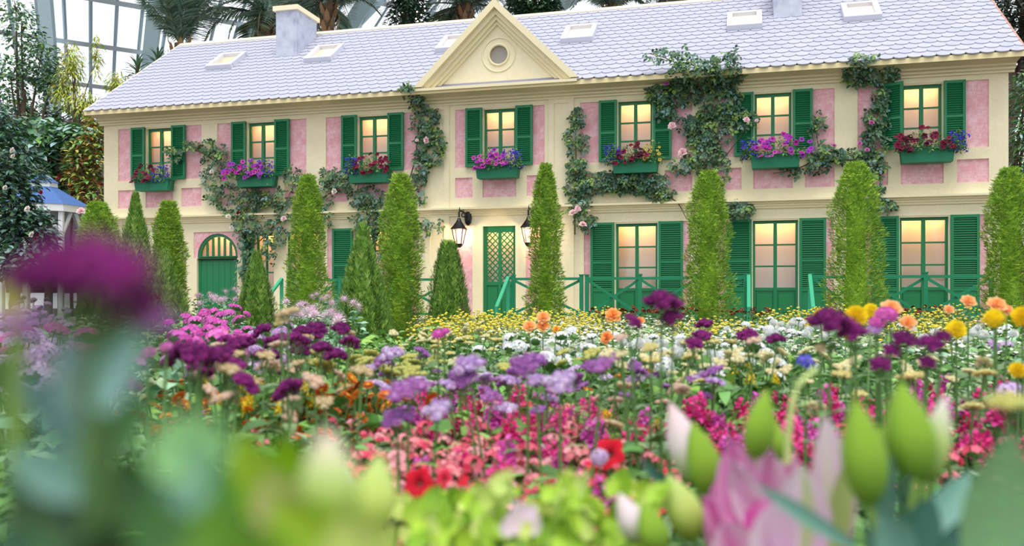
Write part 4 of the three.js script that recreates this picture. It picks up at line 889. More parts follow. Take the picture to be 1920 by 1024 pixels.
function floretHeadGeo(s, k0, k1, { n = 34, flat = 0.6, fr = 0.3 } = {}) { seed(s); const b = new GB(); b.ball(V(0, 0, 0), 0.75, 0.45 * flat, 0.75, hex(0x5f8a4a), 8, 5); for (let i = 0; i < n; i++) { const t = (i + 0.5) / n, el = Math.asin(1 - t), a = i * 2.4, o = aside(a, el), p = V(o.x * 0.85, o.y * flat, o.z * 0.85), k = vary(between(k0, k1, R()), 0.08), u = V(0.3, 0, 1).cross(o).normalize(), w = o.clone().cross(u); for (let j = 0; j < 5; j++) { const q = j * 1.2566 + i; b.petal(p, u.clone().multiplyScalar(Math.cos(q)).addScaledVector(w, Math.sin(q)).addScaledVector(o, 0.12).normalize(), o, fr * 0.8, fr * 0.72, k, { cup: 0.1, steps: 2, side: 1 }); } } return b.geo(); }
const HEAD = {
  marigold: [pomponGeo(801, hex(0xf6dc10), hex(0xf8e83a)), pomponGeo(802, hex(0xf4d20c), hex(0xf7e230))],
  whiteMum: [pomponGeo(803, hex(0xeef0f2), hex(0xe4e6e2)), floretHeadGeo(804, hex(0xf4f4f4), hex(0xe6e8ee))],
  ranunculus: [roseGeo(805, hex(0xffc684), hex(0xfba24e), 22), roseGeo(806, hex(0xffd29c), hex(0xfcb066), 22)],
  yellowRose: [roseGeo(807, hex(0xf6ce58), hex(0xf0a030), 16)],
  plum: [umbelGeo(811, hex(0x7c1a6c), hex(0xa4338c), { flat: 1.1, n: 220, domes: 9 }), umbelGeo(812, hex(0x6c165e), hex(0x922a7e), { flat: 1.1, n: 220, domes: 9 })],
  violet: [umbelGeo(813, hex(0x9c5aa6), hex(0xbf8cca)), umbelGeo(814, hex(0xb06ab4), hex(0xd0a4d8))],
  lilac: [umbelGeo(815, hex(0xb88acb), hex(0xe3d2ea)), umbelGeo(816, hex(0xc4a0d4), hex(0xefe6f2))],
  yarrow: [umbelGeo(817, hex(0xdcd084), hex(0xf2eab4), { flat: 0.25, fr: 0.08 }), umbelGeo(818, hex(0xe6dca8), hex(0xf6f0d0), { flat: 0.25, fr: 0.08 })],
  greenYarrow: [umbelGeo(819, hex(0xbfc06a), hex(0xe0da8a), { flat: 0.25, fr: 0.07, domes: 10 })],
  tan: [umbelGeo(820, hex(0xd8bca4), hex(0xecd8c6), { flat: 0.3, fr: 0.09 }), umbelGeo(821, hex(0xcbb68c), hex(0xe4d6b0), { flat: 0.3, fr: 0.09 })],
  rust: [daisyGeo(822, hex(0x8a2414), hex(0xc8561a), hex(0xe0a020)), daisyGeo(823, hex(0xc85a14), hex(0xe89020), hex(0xf0b828)), daisyGeo(824, hex(0xd87814), hex(0xf2ac24), hex(0xf5c030))],
  maroon: [daisyGeo(825, hex(0x6a1a1c), hex(0x9a3a20), hex(0xd8a030)), daisyGeo(826, hex(0x7a1e22), hex(0x8a2420), hex(0xc88a28))],
  magenta: [spikeGeo(827, hex(0xe0258c), hex(0xf060b0)), spikeGeo(828, hex(0xd41c78), hex(0xea4aa0)), spikeGeo(829, hex(0xc83aa8), hex(0xe070c8))],
  yellowSpike: [spikeGeo(830, hex(0xf2d418), hex(0xf7e24a)), spikeGeo(831, hex(0xe8cc20), hex(0xf4e470))],
  cleome: [cleomeGeo(832, hex(0xf2dcea), hex(0xe8b0d4)), cleomeGeo(833, hex(0xf4e8ee), hex(0xeac4dc))],
  phloxPink: [floretHeadGeo(834, hex(0xd858b8), hex(0xea88d0)), floretHeadGeo(835, hex(0xc848a8), hex(0xe070c4))],
  phloxLilac: [floretHeadGeo(836, hex(0xc8a4d8), hex(0xe6d0ec)), floretHeadGeo(837, hex(0xb888cc), hex(0xd8b8e4))],
  coral: [floretHeadGeo(840, hex(0xf2939c), hex(0xf8c0c4), { n: 9, fr: 0.6 }), floretHeadGeo(838, hex(0xf07a84), hex(0xf6a8ac), { n: 9, fr: 0.6 }), floretHeadGeo(839, hex(0xe8456a), hex(0xf28a98), { n: 9, fr: 0.6 })],
  red: PET.red,
  blueIris: [floretHeadGeo(841, hex(0x4a4fd0), hex(0x7a70e0), { n: 12, fr: 0.5 })],
};
// plants: h = height of the flower tops, heads = [kind, count, radius range, spread]
function plantProto(name, category, s, { h, r, leaf, heads = [], stuffHeads = null, stems = true }) {
  const t = new THREE.Group();
  t.name = name;
  t.userData = { base: name, category, h };
  seed(s);
  const b = new GB();
  leafyMound(b, h * (leaf.high ?? 0.82), r * 1.1, leaf.n, leaf.len, leaf.wid, GL[leaf.cols], leaf.opt);
  const put = [];
  for (const [kind, n, r0, r1, spread = 1, yv = 0.12] of heads) for (let i = 0; i < n; i++) { const a = i * 2.4 + rr(-0.4, 0.4), q = Math.sqrt((i + 0.4) / n) * r * spread; put.push([kind, V(Math.cos(a) * q, h * (1 - yv * R() - 0.08 * (q / r) ** 2), Math.sin(a) * q), rr(r0, r1)]); }
  const st = new GB();
  if (stems) for (const [, p] of put) stemTo(st, p.x, p.z, p.y);
  for (let i = 0; i < 7; i++) { const a = i * 2.4; stemTo(st, Math.cos(a) * r * 0.6, Math.sin(a) * r * 0.6, h * 0.7); }
  part('foliage', b.geo(), M.leaf, t);
  part('stem', st.geo(), M.stem, t);
  for (const [kind, p, rad] of put) {
    const spike = /Spike|magenta/i.test(kind), m = part(spike ? 'flower_spike' : 'flower_head', pick(HEAD[kind]), M.petal, t);
    m.position.copy(p);
    if (spike) m.position.y -= rad * 0.75;
    m.scale.setScalar(rad);
    const tilt = spike ? 0.25 : 0.55;
    m.rotation.set(rr(-tilt, tilt) + (spike ? 0 : 0.25), rr(0, 6.28), rr(-tilt, tilt));
  }
  if (stuffHeads) { const g = new GB(); stuffHeads(g); part('blossom', g.geo(), M.petal, t).userData.kind = 'stuff'; }
  return t;
}
const buttons = (n, h, r, r0, r1, k, flat = 0.55) => (g) => { for (let i = 0; i < n; i++) { const a = R() * 6.283, q = Math.sqrt(R()) * r, y = h * (1 - 0.25 * R() - 0.12 * (q / r) ** 2), s = rr(r0, r1), o = V(Math.cos(a) * q, y, Math.sin(a) * q); g.ball(o, s, s * flat, s, vary(k, 0.12), 7, 4); g.tube([V(o.x * 0.8, y - 0.16, o.z * 0.8), o], 0.002, hex(0x8aa050), 3); } };
const starlets = (n, h, r, s, k) => (g) => { for (let i = 0; i < n; i++) { const a = R() * 6.283, q = Math.sqrt(R()) * r, o = V(Math.cos(a) * q, h * (1 - 0.2 * R() - 0.18 * (q / r) ** 2), Math.sin(a) * q), nn = V(rr(-0.5, 0.5), 1, rr(-0.5, 0.5)).normalize(), c = vary(k, 0.06), u = V(1, 0, 0).cross(nn).normalize(), w = nn.clone().cross(u), z = s * rr(0.7, 1.3), ph = R() * 2; for (let j = 0; j < 5; j++) { const q2 = ph + j * 1.2566; g.blade(o, u.clone().multiplyScalar(Math.cos(q2)).addScaledVector(w, Math.sin(q2)), nn, z, z * 0.9, c); } } };
const fine = { n: 260, len: 0.075, wid: 0.022, cols: 'grey' }, mid = { n: 170, len: 0.1, wid: 0.045, cols: 'fresh' };
const SP = {
  button: [0, 1, 2].map((i) => plantProto('button_flower_clump', 'flower', 900 + i, { h: 0.6, r: 0.3, leaf: { ...fine, cols: 'grey' }, stuffHeads: buttons(62, 0.6, 0.32, 0.011, 0.018, hex(0xf4e458)) })),
  alyssum: [0, 1, 2].map((i) => plantProto('white_starflower_clump', 'flower', 910 + i, { h: 0.5, r: 0.3, leaf: { ...mid, n: 200, len: 0.07, wid: 0.03 }, stuffHeads: starlets(100, 0.52, 0.32, 0.013, hex(0xf3f1e6)) })),
  mum: [0, 1].map((i) => plantProto('white_mum_plant', 'flower', 920 + i, { h: 0.6, r: 0.26, leaf: { ...mid, cols: 'blue' }, heads: [['whiteMum', 6, 0.028, 0.04]] })),
  ranunculus: [0, 1].map((i) => plantProto('orange_ranunculus', 'flower', 930 + i, { h: 0.62, r: 0.2, leaf: { ...mid, cols: 'fresh', high: 0.7 }, heads: [['ranunculus', 3, 0.045, 0.06], ['yellowRose', 1, 0.03, 0.035]] })),
  whiteRose: [0, 1].map((i) => plantProto('white_ranunculus', 'flower', 935 + i, { h: 0.55, r: 0.24, leaf: { ...mid, cols: 'dark' }, heads: [['whiteMum', 4, 0.035, 0.05]] })),
  marigold: [0, 1].map((i) => plantProto('yellow_marigold', 'flower', 940 + i, { h: 0.6, r: 0.2, leaf: { ...fine, cols: 'dark', len: 0.08 }, heads: [['marigold', 3, 0.035, 0.045]] })),
  plum: [0, 1, 2].map((i) => plantProto('plum_throatwort', 'flower', 950 + i, { h: 0.8, r: 0.2, leaf: { ...mid, cols: 'dark', high: 0.75 }, heads: [['plum', 3, 0.04, 0.06], ['tan', 1, 0.03, 0.04]] })),
  violet: [0, 1, 2].map((i) => plantProto('violet_throatwort', 'flower', 960 + i, { h: 0.7, r: 0.22, leaf: { ...mid, cols: 'fresh', high: 0.75 }, heads: [['violet', 2, 0.03, 0.048], ['lilac', 1, 0.03, 0.045]] })),
  yarrow: [0, 1, 2].map((i) => plantProto('cream_yarrow', 'flower', 970 + i, { h: 0.65, r: 0.24, leaf: { ...fine, cols: 'grey', high: 0.75 }, heads: [['yarrow', 4, 0.025, 0.042]] })),
  greenYarrow: [0].map((i) => plantProto('golden_yarrow', 'flower', 975 + i, { h: 0.62, r: 0.26, leaf: { ...fine, cols: 'grey', high: 0.75 }, heads: [['greenYarrow', 5, 0.035, 0.055]] })),
  tan: [0, 1].map((i) => plantProto('faded_yarrow', 'flower', 980 + i, { h: 0.72, r: 0.2, leaf: { ...fine, cols: 'dark', high: 0.75 }, heads: [['tan', 3, 0.025, 0.04]] })),
  rust: [0, 1, 2].map((i) => plantProto('rust_marigold', 'flower', 990 + i, { h: 0.4, r: 0.22, leaf: { ...fine, cols: 'dark', n: 300 }, heads: [['rust', 9, 0.02, 0.03]] })),
  maroon: [0, 1].map((i) => plantProto('maroon_coneflower', 'flower', 1000 + i, { h: 0.55, r: 0.24, leaf: { ...fine, cols: 'dark' }, heads: [['maroon', 10, 0.025, 0.04]] })),
  magenta: [0, 1, 2].map((i) => plantProto('magenta_snapdragon', 'flower', 1010 + i, { h: 0.55, r: 0.2, leaf: { ...mid, cols: 'fresh', high: 0.8, len: 0.08, wid: 0.03 }, heads: [['magenta', 5, 0.06, 0.085]] })),
  yellowSpike: [0, 1].map((i) => plantProto('yellow_snapdragon', 'flower', 1020 + i, { h: 0.58, r: 0.12, leaf: { ...mid, n: 90, cols: 'fresh', len: 0.08, wid: 0.03 }, heads: [['yellowSpike', 3, 0.045, 0.06]] })),
  cleome: [0, 1].map((i) => plantProto('pink_cleome', 'flower', 1030 + i, { h: 0.95, r: 0.24, leaf: { ...mid, cols: 'blue', high: 0.88 }, heads: [['cleome', 4, 0.07, 0.1]] })),
  phlox: [0, 1].map((i) => plantProto('magenta_phlox', 'flower', 1040 + i, { h: 0.7, r: 0.26, leaf: { ...mid, cols: 'blue' }, heads: [['phloxPink', 6, 0.045, 0.065]] })),
  lilacPhlox: [0, 1].map((i) => plantProto('lilac_phlox', 'flower', 1050 + i, { h: 0.65, r: 0.25, leaf: { ...mid, cols: 'blue' }, heads: [['phloxLilac', 6, 0.035, 0.055]] })),
  coral: [0, 1, 2].map((i) => plantProto('coral_begonia', 'flower', 1060 + i, { h: 0.45, r: 0.22, leaf: { n: 190, len: 0.07, wid: 0.052, high: 0.84, cols: i === 1 ? 'fresh' : 'pale', opt: { flat: 1.1 } }, heads: [['coral', 9, 0.016, 0.027]] })),
  red: [0, 1].map((i) => plantProto('red_petunia', 'flower', 1070 + i, { h: 0.45, r: 0.16, leaf: { n: 110, len: 0.09, wid: 0.05, cols: 'dark' }, heads: [['red', 5, 0.03, 0.038]] })),
  green: [0, 1, 2].map((i) => plantProto('leafy_plant', 'plant', 1080 + i, { h: 0.5, r: 0.42, leaf: { n: 620, len: 0.075, wid: 0.03, high: 1, cols: ['fresh', 'grey', 'dark'][i] } })),
  feathery: [0, 1].map((i) => plantProto('feathery_plant', 'plant', 1090 + i, { h: 0.5, r: 0.28, leaf: { n: 420, len: 0.1, wid: 0.012, high: 1, cols: ['dark', 'fresh'][i], opt: { up: 0.9 } } })),
};
let nth = {};
function place(kind, px, py, h, label, group, dmax = 16.2) {
  const k = (py - HORIZON) / F, d = Math.max(1.3, Math.min(dmax, (1.06 - h) / (k + 0.022))), p = at(px, py, d), list = SP[kind];
  if (p.z < 2.75) return null;
  nth[kind] = (nth[kind] ?? 0) + 1;
  const proto = list[nth[kind] % list.length], y = groundY(p.x, p.z), c = copyOf(proto, label, group);
  const hh = Math.max(0.25, p.y - y), s = hh / proto.userData.h;
  c.position.set(p.x, y, p.z);
  const w = Math.max(0.75, Math.min(1.25, s));
  c.scale.set(w, s, w);
  for (const m of c.children) if (!['foliage', 'blossom', 'stem'].includes(m.name)) m.scale.y *= w / s;
  c.rotation.y = rr(0, 6.283);
  delete c.userData.h; delete c.userData.base;
  return c;
}
const NTH = 'first second third fourth fifth sixth seventh eighth ninth tenth eleventh twelfth thirteenth fourteenth fifteenth sixteenth seventeenth eighteenth nineteenth twentieth'.split(' ');
function zone(kind, x0, x1, y0, y1, n, h, base, group) {
  for (let i = 0; i < n; i++) {
    const label = n > 1 && n <= 20 ? `${base}, ${NTH[i]} from left` : base;
    const t = (i + 0.5) / n, y = y0 + (y1 - y0) * ((i * 0.618 + 0.3) % 1); place(kind, x0 + (x1 - x0) * (t + rr(-0.5, 0.5) / n), y, h * rr(0.95, 1.05), label, group); }
}
seed(2000);
// each drift: look-alikes of one patch share a label
zone('button', 800, 900, 578, 606, 7, 0.7, 'low clump of yellow button flowers beside the squat cone cypress', 'yellow buttons by the squat cypress');
zone('button', 890, 1010, 574, 598, 9, 0.7, 'clump of yellow button flowers below the lattice door', 'yellow buttons below the lattice door');
zone('button', 1030, 1130, 572, 600, 7, 0.7, 'clump of yellow button flowers right of the slim golden cypress', 'yellow buttons right of the slim cypress');
zone('button', 1280, 1380, 588, 604, 5, 0.7, 'clump of yellow button flowers at the foot of the fluffy cypress', 'yellow buttons under the fluffy cypress');
zone('button', 1440, 1600, 568, 600, 9, 0.72, 'clump of yellow button flowers before the middle french doors', 'yellow buttons before the middle doors');
zone('button', 1690, 1800, 568, 604, 7, 0.72, 'clump of yellow button flowers before the rightmost french doors', 'yellow buttons before the right doors');
zone('maroon', 1130, 1300, 570, 580, 9, 0.66, 'maroon coneflower behind the yellow buttons before the first french doors', 'maroon coneflowers before the first doors');
zone('maroon', 1360, 1440, 572, 580, 4, 0.66, 'maroon coneflower left of the middle french doors', 'maroon coneflowers by the middle doors');
zone('maroon', 1660, 1790, 568, 580, 6, 0.66, 'maroon coneflower before the rightmost french doors', 'maroon coneflowers by the right doors');
zone('alyssum', 940, 1110, 596, 634, 12, 0.64, 'clump of tiny white flowers among the orange blooms', 'white starflowers among the orange blooms');
zone('alyssum', 1110, 1360, 588, 640, 18, 0.64, 'clump of tiny white flowers below the first french doors', 'white starflowers below the first doors');
zone('alyssum', 1380, 1560, 600, 636, 10, 0.64, 'clump of tiny white flowers before the middle french doors', 'white starflowers before the middle doors');
zone('alyssum', 1680, 1910, 604, 650, 10, 0.64, 'clump of tiny white flowers in the right-hand bed', 'white starflowers in the right bed');
zone('mum', 1400, 1545, 590, 616, 7, 0.74, 'white mum below the middle french doors', 'white mums before the middle doors');
zone('mum', 1690, 1900, 600, 622, 4, 0.74, 'white mum behind the yellow marigolds at right', 'white mums behind the marigolds');
zone('mum', 1170, 1240, 622, 632, 3, 0.74, 'white mum just left of the upright plum flower head', 'white mums by the plum flower');
zone('whiteRose', 945, 1110, 618, 662, 7, 0.68, 'white cup-flowered plant beside the orange blooms', 'white cup flowers beside the orange ones');
zone('whiteRose', 1270, 1440, 640, 680, 6, 0.68, 'white cup-flowered plant among the cream yarrow', 'white cup flowers among the yarrow');
zone('cleome', 372, 446, 540, 560, 4, 0.86, 'pale pink spidery cleome before the arched door', 'cleomes before the arched door');
zone('cleome', 545, 650, 546, 588, 6, 0.84, 'pale pink spidery cleome left of the broad cone cypress', 'cleomes left of the broad cypress');
zone('phlox', 364, 432, 572, 626, 7, 0.78, 'magenta phlox left of the small pointed cypress', 'magenta phloxes near the arched door');
zone('lilacPhlox', 0, 130, 556, 690, 16, 0.76, 'lilac phlox at the left edge below the rose bush', 'lilac phloxes at the left edge');
zone('phlox', 20, 120, 600, 620, 2, 0.78, 'deep pink phlox among the lilac phlox at left', 'deep pink phloxes at the left edge');
zone('lilacPhlox', 420, 450, 640, 660, 2, 0.72, 'lilac phlox beside the small yellow marigolds', 'lilac phloxes by the small marigolds');
zone('lilacPhlox', 520, 560, 600, 625, 2, 0.76, 'lilac phlox left of the broad cone cypress foot', 'lilac phloxes by the broad cypress');
zone('greenYarrow', 650, 770, 646, 664, 4, 0.72, 'golden green yarrow at the foot of the broad cone cypress', 'golden yarrows by the broad cypress');
zone('yarrow', 772, 900, 596, 648, 9, 0.72, 'cream yarrow below the squat cone cypress', 'cream yarrows below the squat cypress');
zone('greenYarrow', 1030, 1090, 642, 656, 2, 0.72, 'golden green yarrow under the two stacked orange blooms', 'golden yarrows under the orange blooms');
zone('yarrow', 1170, 1300, 636, 668, 7, 0.74, 'cream yarrow below the upright plum flower head', 'cream yarrows below the plum flower');
zone('yarrow', 1310, 1480, 628, 660, 8, 0.74, 'cream yarrow left of the dark plum flowers at right', 'cream yarrows left of the dark plum flowers');
zone('yarrow', 1540, 1900, 640, 700, 6, 0.74, 'cream yarrow among the right-hand flowers', 'cream yarrows in the right bed');
zone('violet', 690, 800, 648, 700, 4, 0.72, 'violet throatwort right of the golden yarrow', 'violet throatworts right of the golden yarrow');
zone('violet', 830, 1060, 664, 712, 7, 0.72, 'violet throatwort in the middle of the bed', 'violet throatworts mid bed');
zone('violet', 1080, 1330, 655, 705, 8, 0.7, 'violet throatwort below the cream yarrow', 'violet throatworts below the yarrow');
zone('tan', 440, 640, 640, 700, 5, 0.78, 'faded buff yarrow among the plum flowers left of the broad cypress', 'faded yarrows among the plum flowers');
zone('tan', 1140, 1260, 690, 720, 3, 0.72, 'faded buff yarrow near the lone yellow snapdragon', 'faded yarrows mid bed');
zone('plum', 425, 520, 622, 650, 4, 0.82, 'plum throatwort right of the small yellow marigolds', 'plum throatworts by the small marigolds');
zone('plum', 530, 630, 612, 640, 4, 0.82, 'plum throatwort left of the broad cone cypress', 'plum throatworts by the broad cypress');
zone('plum', 320, 420, 640, 690, 3, 0.86, 'plum throatwort near the blurred flower at left', 'plum throatworts near the blurred flower');
zone('plum', 1340, 1400, 598, 620, 2, 0.82, 'plum throatwort below the fluffy cypress', 'plum throatworts below the fluffy cypress');
zone('rust', 560, 660, 700, 780, 11, 0.6, 'rust and orange marigold left of the coral begonias', 'rust marigolds by the begonias');
zone('rust', 270, 550, 690, 770, 12, 0.6, 'rust and orange marigold in the shade of the plum flowers', 'rust marigolds under the plum flowers');
zone('rust', 640, 700, 690, 715, 3, 0.68, 'dark rust marigold right under the golden yarrow', 'rust marigolds under the golden yarrow');
zone('rust', 1130, 1230, 682, 706, 4, 0.56, 'rust marigold among the violet throatworts', 'rust marigolds among the violet flowers');
zone('magenta', 750, 960, 690, 760, 6, 0.64, 'magenta snapdragon among the violet throatworts', 'magenta snapdragons among the violet flowers');
zone('magenta', 960, 1130, 710, 800, 6, 0.64, 'magenta snapdragon around the yellow spikes', 'magenta snapdragons around the yellow spikes');
zone('magenta', 820, 1060, 810, 880, 5, 0.6, 'magenta snapdragon among the near coral begonias', 'magenta snapdragons among the begonias');
zone('magenta', 1255, 1460, 725, 800, 8, 0.62, 'magenta snapdragon behind the pink-tipped lily buds', 'magenta snapdragons behind the lily buds');
zone('magenta', 1470, 1640, 690, 790, 6, 0.66, 'magenta snapdragon behind the large green lily buds', 'magenta snapdragons behind the green buds');
zone('magenta', 1640, 1920, 690, 780, 9, 0.66, 'magenta snapdragon in the right corner of the bed', 'magenta snapdragons at right');
zone('magenta', 400, 560, 740, 790, 4, 0.55, 'magenta snapdragon left of the rust marigolds', 'magenta snapdragons at left');
zone('coral', 640, 820, 745, 900, 18, 0.56, 'coral begonia with pale leaves left of the red petunia', 'coral begonias left of the red petunia');
zone('coral', 820, 1000, 745, 900, 20, 0.56, 'coral begonia with pale leaves right of the red petunia', 'coral begonias right of the red petunia');
zone('coral', 1000, 1160, 760, 900, 16, 0.56, 'coral begonia with pale leaves beside the red and white bloom', 'coral begonias by the red and white bloom');
zone('coral', 1780, 1920, 780, 860, 7, 0.56, 'coral begonia at the right edge', 'coral begonias at right');
zone('coral', 1480, 1560, 790, 850, 4, 0.56, 'coral begonia between the lily stems', 'coral begonias between the lilies');
zone('yellowSpike', 545, 585, 670, 700, 2, 0.74, 'yellow snapdragon under the buff yarrow', 'yellow snapdragons under the buff yarrow');
zone('yellowSpike', 430, 460, 680, 700, 2, 0.74, 'yellow snapdragon left of the buff yarrow', 'yellow snapdragons left of the buff yarrow');
zone('yellowSpike', 1375, 1415, 652, 664, 2, 0.74, 'yellow snapdragon behind the magenta ones at right', 'yellow snapdragons at right');
place('yellowSpike', 1204, 758, 0.6, 'lone yellow snapdragon over dark feathery leaves');
zone('yellowSpike', 1070, 1120, 720, 752, 3, 0.6, 'yellow snapdragon in the middle of the magenta ones', 'yellow snapdragons mid bed');
zone('red', 770, 850, 882, 905, 2, 0.58, 'red petunia before the coral begonias', 'red petunias before the begonias');
zone('red', 1105, 1160, 850, 880, 2, 0.6, 'red petunia beside the red and white bloom', 'red petunias beside the white bloom');
zone('red', 1180, 1210, 915, 935, 1, 0.6, 'red petunia just left of the pale lily bud', 'red petunia by the lily bud');
zone('marigold', 1560, 1580, 576, 582, 1, 0.88, 'yellow marigold at the foot of the largest golden cypress');
// green filling between the drifts
zone('feathery', 1110, 1260, 790, 860, 12, 0.5, 'dark feathery plant under the lone yellow snapdragon', 'feathery plants under the yellow snapdragon');
zone('feathery', 250, 640, 740, 870, 20, 0.42, 'feathery green plant around the rust marigolds', 'feathery plants at left');
zone('green', 0, 640, 590, 700, 20, 0.6, 'leafy green plant between the left-hand flowers', 'leafy plants at left');
zone('green', 640, 1280, 610, 720, 20, 0.6, 'leafy green plant between the middle flowers', 'leafy plants in the middle');
zone('green', 1280, 1920, 600, 720, 20, 0.6, 'leafy green plant between the right-hand flowers', 'leafy plants at right');
zone('feathery', 1260, 1920, 700, 800, 18, 0.52, 'feathery green plant among the right-hand snapdragons', 'feathery plants at right');
zone('green', 0, 500, 720, 960, 16, 0.5, 'leafy green plant behind the blurred leaves at left', 'leafy plants behind the blurred leaves');
zone('green', 560, 1240, 830, 980, 14, 0.42, 'leafy green plant under the begonias', 'leafy plants under the begonias');
zone('green', 1150, 1920, 790, 980, 20, 0.5, 'leafy green plant behind the lilies', 'leafy plants behind the lilies');
zone('feathery', 640, 1200, 680, 760, 18, 0.5, 'feathery green plant among the violet throatworts', 'feathery plants mid bed');

zone('green', 1930, 2250, 590, 760, 16, 0.6, 'leafy green plant past the right edge of the flowers', 'leafy plants past the right edge');
zone('lilacPhlox', 1940, 2150, 600, 720, 6, 0.7, 'lilac phlox past the right edge of the flowers', 'lilac phloxes past the right edge');
// single flowers that stand out: a stem from the soil to a head seen at a measured place
function standout(name, label, dep, heads, leafCols = 'fresh', s = 1, leafLen = 0.09) {
  seed(3000 + s);
  const f = heads[0], c = at(f[1], f[2], dep), base = gnd(c), t = thing(name, label, 'flower', base.toArray()), b = new GB();
  for (const [kind, px, py, rp, tilt = [0.5, 0], dd = 0] of heads) {
    const p = at(px, py, dep + dd).sub(base), rad = rp * (dep + dd) / F;
    b.tube([V(p.x * 0.3, 0, p.z * 0.3), V(p.x * 0.7, p.y * 0.6, p.z * 0.7), V(p.x, p.y - rad * 0.3, p.z)], [0.006, 0.005, 0.003], STEMK, 5);
    const m = part('flower_head', pick(HEAD[kind]), M.petal, t);
    m.position.copy(p); m.scale.setScalar(rad);
    m.rotation.set(tilt[0] + (/ranun|yellowRose|marigold/.test(kind) ? 0.45 : 0), rr(-0.5, 0.5), tilt[1]);
  }
  leafyMound(b, (at(f[1], f[2], dep).y - base.y) * 0.7, 0.12, 50, leafLen, leafLen * 0.4, GL[leafCols], { y0: 0.1, up: 0.4 });
  for (let i = 0; i < 8; i++) b.leaf(V(0, (c.y - base.y) * rr(0.4, 0.85), 0), aside(rr(0, 6.28), 0.4), UPV, leafLen, leafLen * 0.3, vary(pick(GL[leafCols]), 0.2), 0.4);
  part('foliage', b.geo(), M.leaf, t);
}
standout('yellow_marigold', 'large round yellow marigold standing out right of the middle french doors', 2.9, [['marigold', 1605, 594, 24], ['marigold', 1633, 584, 17, [0.5, 0], 0.7]], 'dark', 1);
standout('yellow_marigold', 'large yellow marigold on a bent stem near the right edge', 2.9, [['marigold', 1864, 600, 24, [-0.3, 0.1]]], 'dark', 2);
standout('yellow_marigold', 'yellow-orange marigold left of the bent-stem one', 3.2, [['marigold', 1793, 618, 20]], 'dark', 3);
standout('yellow_marigold', 'yellow marigold cut by the right edge above the bent-stem one', 2.8, [['marigold', 1917, 594, 22]], 'dark', 4);
standout('yellow_marigold', 'small yellow marigold pair right of the magenta phlox', 5, [['marigold', 416, 633, 17], ['marigold', 401, 656, 12, [0.5, 0], 0.1]], 'dark', 31);
standout('yellow_marigold', 'yellow marigold at the right edge above the ochre head', 2.8, [['marigold', 1908, 694, 17]], 'dark', 32);
standout('plum_throatwort', 'upright plum throatwort head rising before the first french doors', 2.2, [['plum', 1240, 592, 40, [0.25, 0]], ['plum', 1262, 608, 24, [0.5, 0.3]], ['plum', 1180, 612, 20, [0.5, -0.6]]], 'dark', 5);
standout('plum_throatwort', 'wide dark plum throatwort before the largest golden cypress', 1.9, [['plum', 1555, 632, 46, [0.25, 0.1]], ['plum', 1600, 640, 30, [0.4, 0.3]], ['tan', 1537, 655, 16]], 'dark', 6);
standout('plum_throatwort', 'plum throatwort with several ragged heads right of the wide one', 1.9, [['plum', 1690, 650, 26], ['plum', 1740, 660, 28], ['plum', 1650, 695, 24, [0.6, 0.2]], ['plum', 1735, 690, 20], ['plum', 1765, 640, 18], ['plum', 1668, 668, 20]], 'dark', 7);
standout('violet_throatwort', 'near violet throatwort with three lilac heads in mid bed', 2.4, [['violet', 990, 690, 40], ['lilac', 880, 690, 34], ['violet', 870, 715, 30]], 'fresh', 8);
standout('violet_throatwort', 'near violet throatwort over the coral begonias', 2.1, [['violet', 765, 738, 42], ['violet', 745, 790, 34], ['lilac', 820, 775, 32]], 'fresh', 9);
standout('violet_throatwort', 'lilac and violet throatwort left of the yellow snapdragons', 2.2, [['lilac', 1050, 722, 36], ['violet', 1130, 688, 26], ['lilac', 1005, 715, 20]], 'fresh', 10);
standout('orange_ranunculus', 'two orange ranunculus blooms stacked on one stalk under the slim golden cypress', 5, [['ranunculus', 1018, 596, 15], ['ranunculus', 1018, 612, 14], ['ranunculus', 992, 613, 15], ['yellowRose', 1043, 618, 9]], 'fresh', 11);
standout('orange_ranunculus', 'wide orange ranunculus bloom below the first french doors', 5, [['ranunculus', 1149, 592, 18]], 'fresh', 12);
standout('orange_ranunculus', 'tilted orange ranunculus bloom in the white flowers', 4.6, [['ranunculus', 1138, 634, 16, [0.6, 0.5]], ['ranunculus', 1200, 602, 10]], 'fresh', 13);
standout('orange_ranunculus', 'orange ranunculus pair right of the round marigold', 3.2, [['ranunculus', 1670, 580, 22], ['ranunculus', 1702, 606, 18]], 'fresh', 14);
standout('orange_ranunculus', 'orange ranunculus with a bud before the rightmost french doors', 4, [['ranunculus', 1815, 566, 16], ['ranunculus', 1779, 581, 11]], 'blue', 15);
standout('orange_ranunculus', 'orange ranunculus at the right edge by the house-corner cypress', 3.4, [['ranunculus', 1868, 573, 20], ['ranunculus', 1888, 582, 13]], 'blue', 16);
standout('magenta_phlox', 'pink phlox head touching the orange ranunculus pair', 2.6, [['phloxPink', 1662, 592, 24], ['phloxPink', 1645, 606, 18], ['phloxLilac', 1640, 618, 16]], 'fresh', 17);
standout('tan_yarrow', 'faded buff yarrow head left of the cleomes', 2.6, [['tan', 540, 590, 26, [0.3, 0.2]], ['yarrow', 528, 604, 16]], 'grey', 18);
standout('red_petunia', 'scarlet petunia bloom above the lime leaves', 2.0, [['red', 785, 906, 28, [1.2, 0]], ['red', 832, 898, 18, [1.1, 0.4]]], 'dark', 19);
standout('red_petunia', 'scarlet petunia behind the white and lilac bloom', 2.1, [['red', 1142, 850, 30, [1.1, 0.2]], ['phloxLilac', 1124, 858, 20, [1, 0]]], 'blue', 20);
standout('red_petunia', 'scarlet petunia just left of the pale lily bud', 1.9, [['red', 1180, 922, 22, [0.9, -0.3]], ['red', 1208, 926, 18, [0.9, 0.4]]], 'dark', 21);
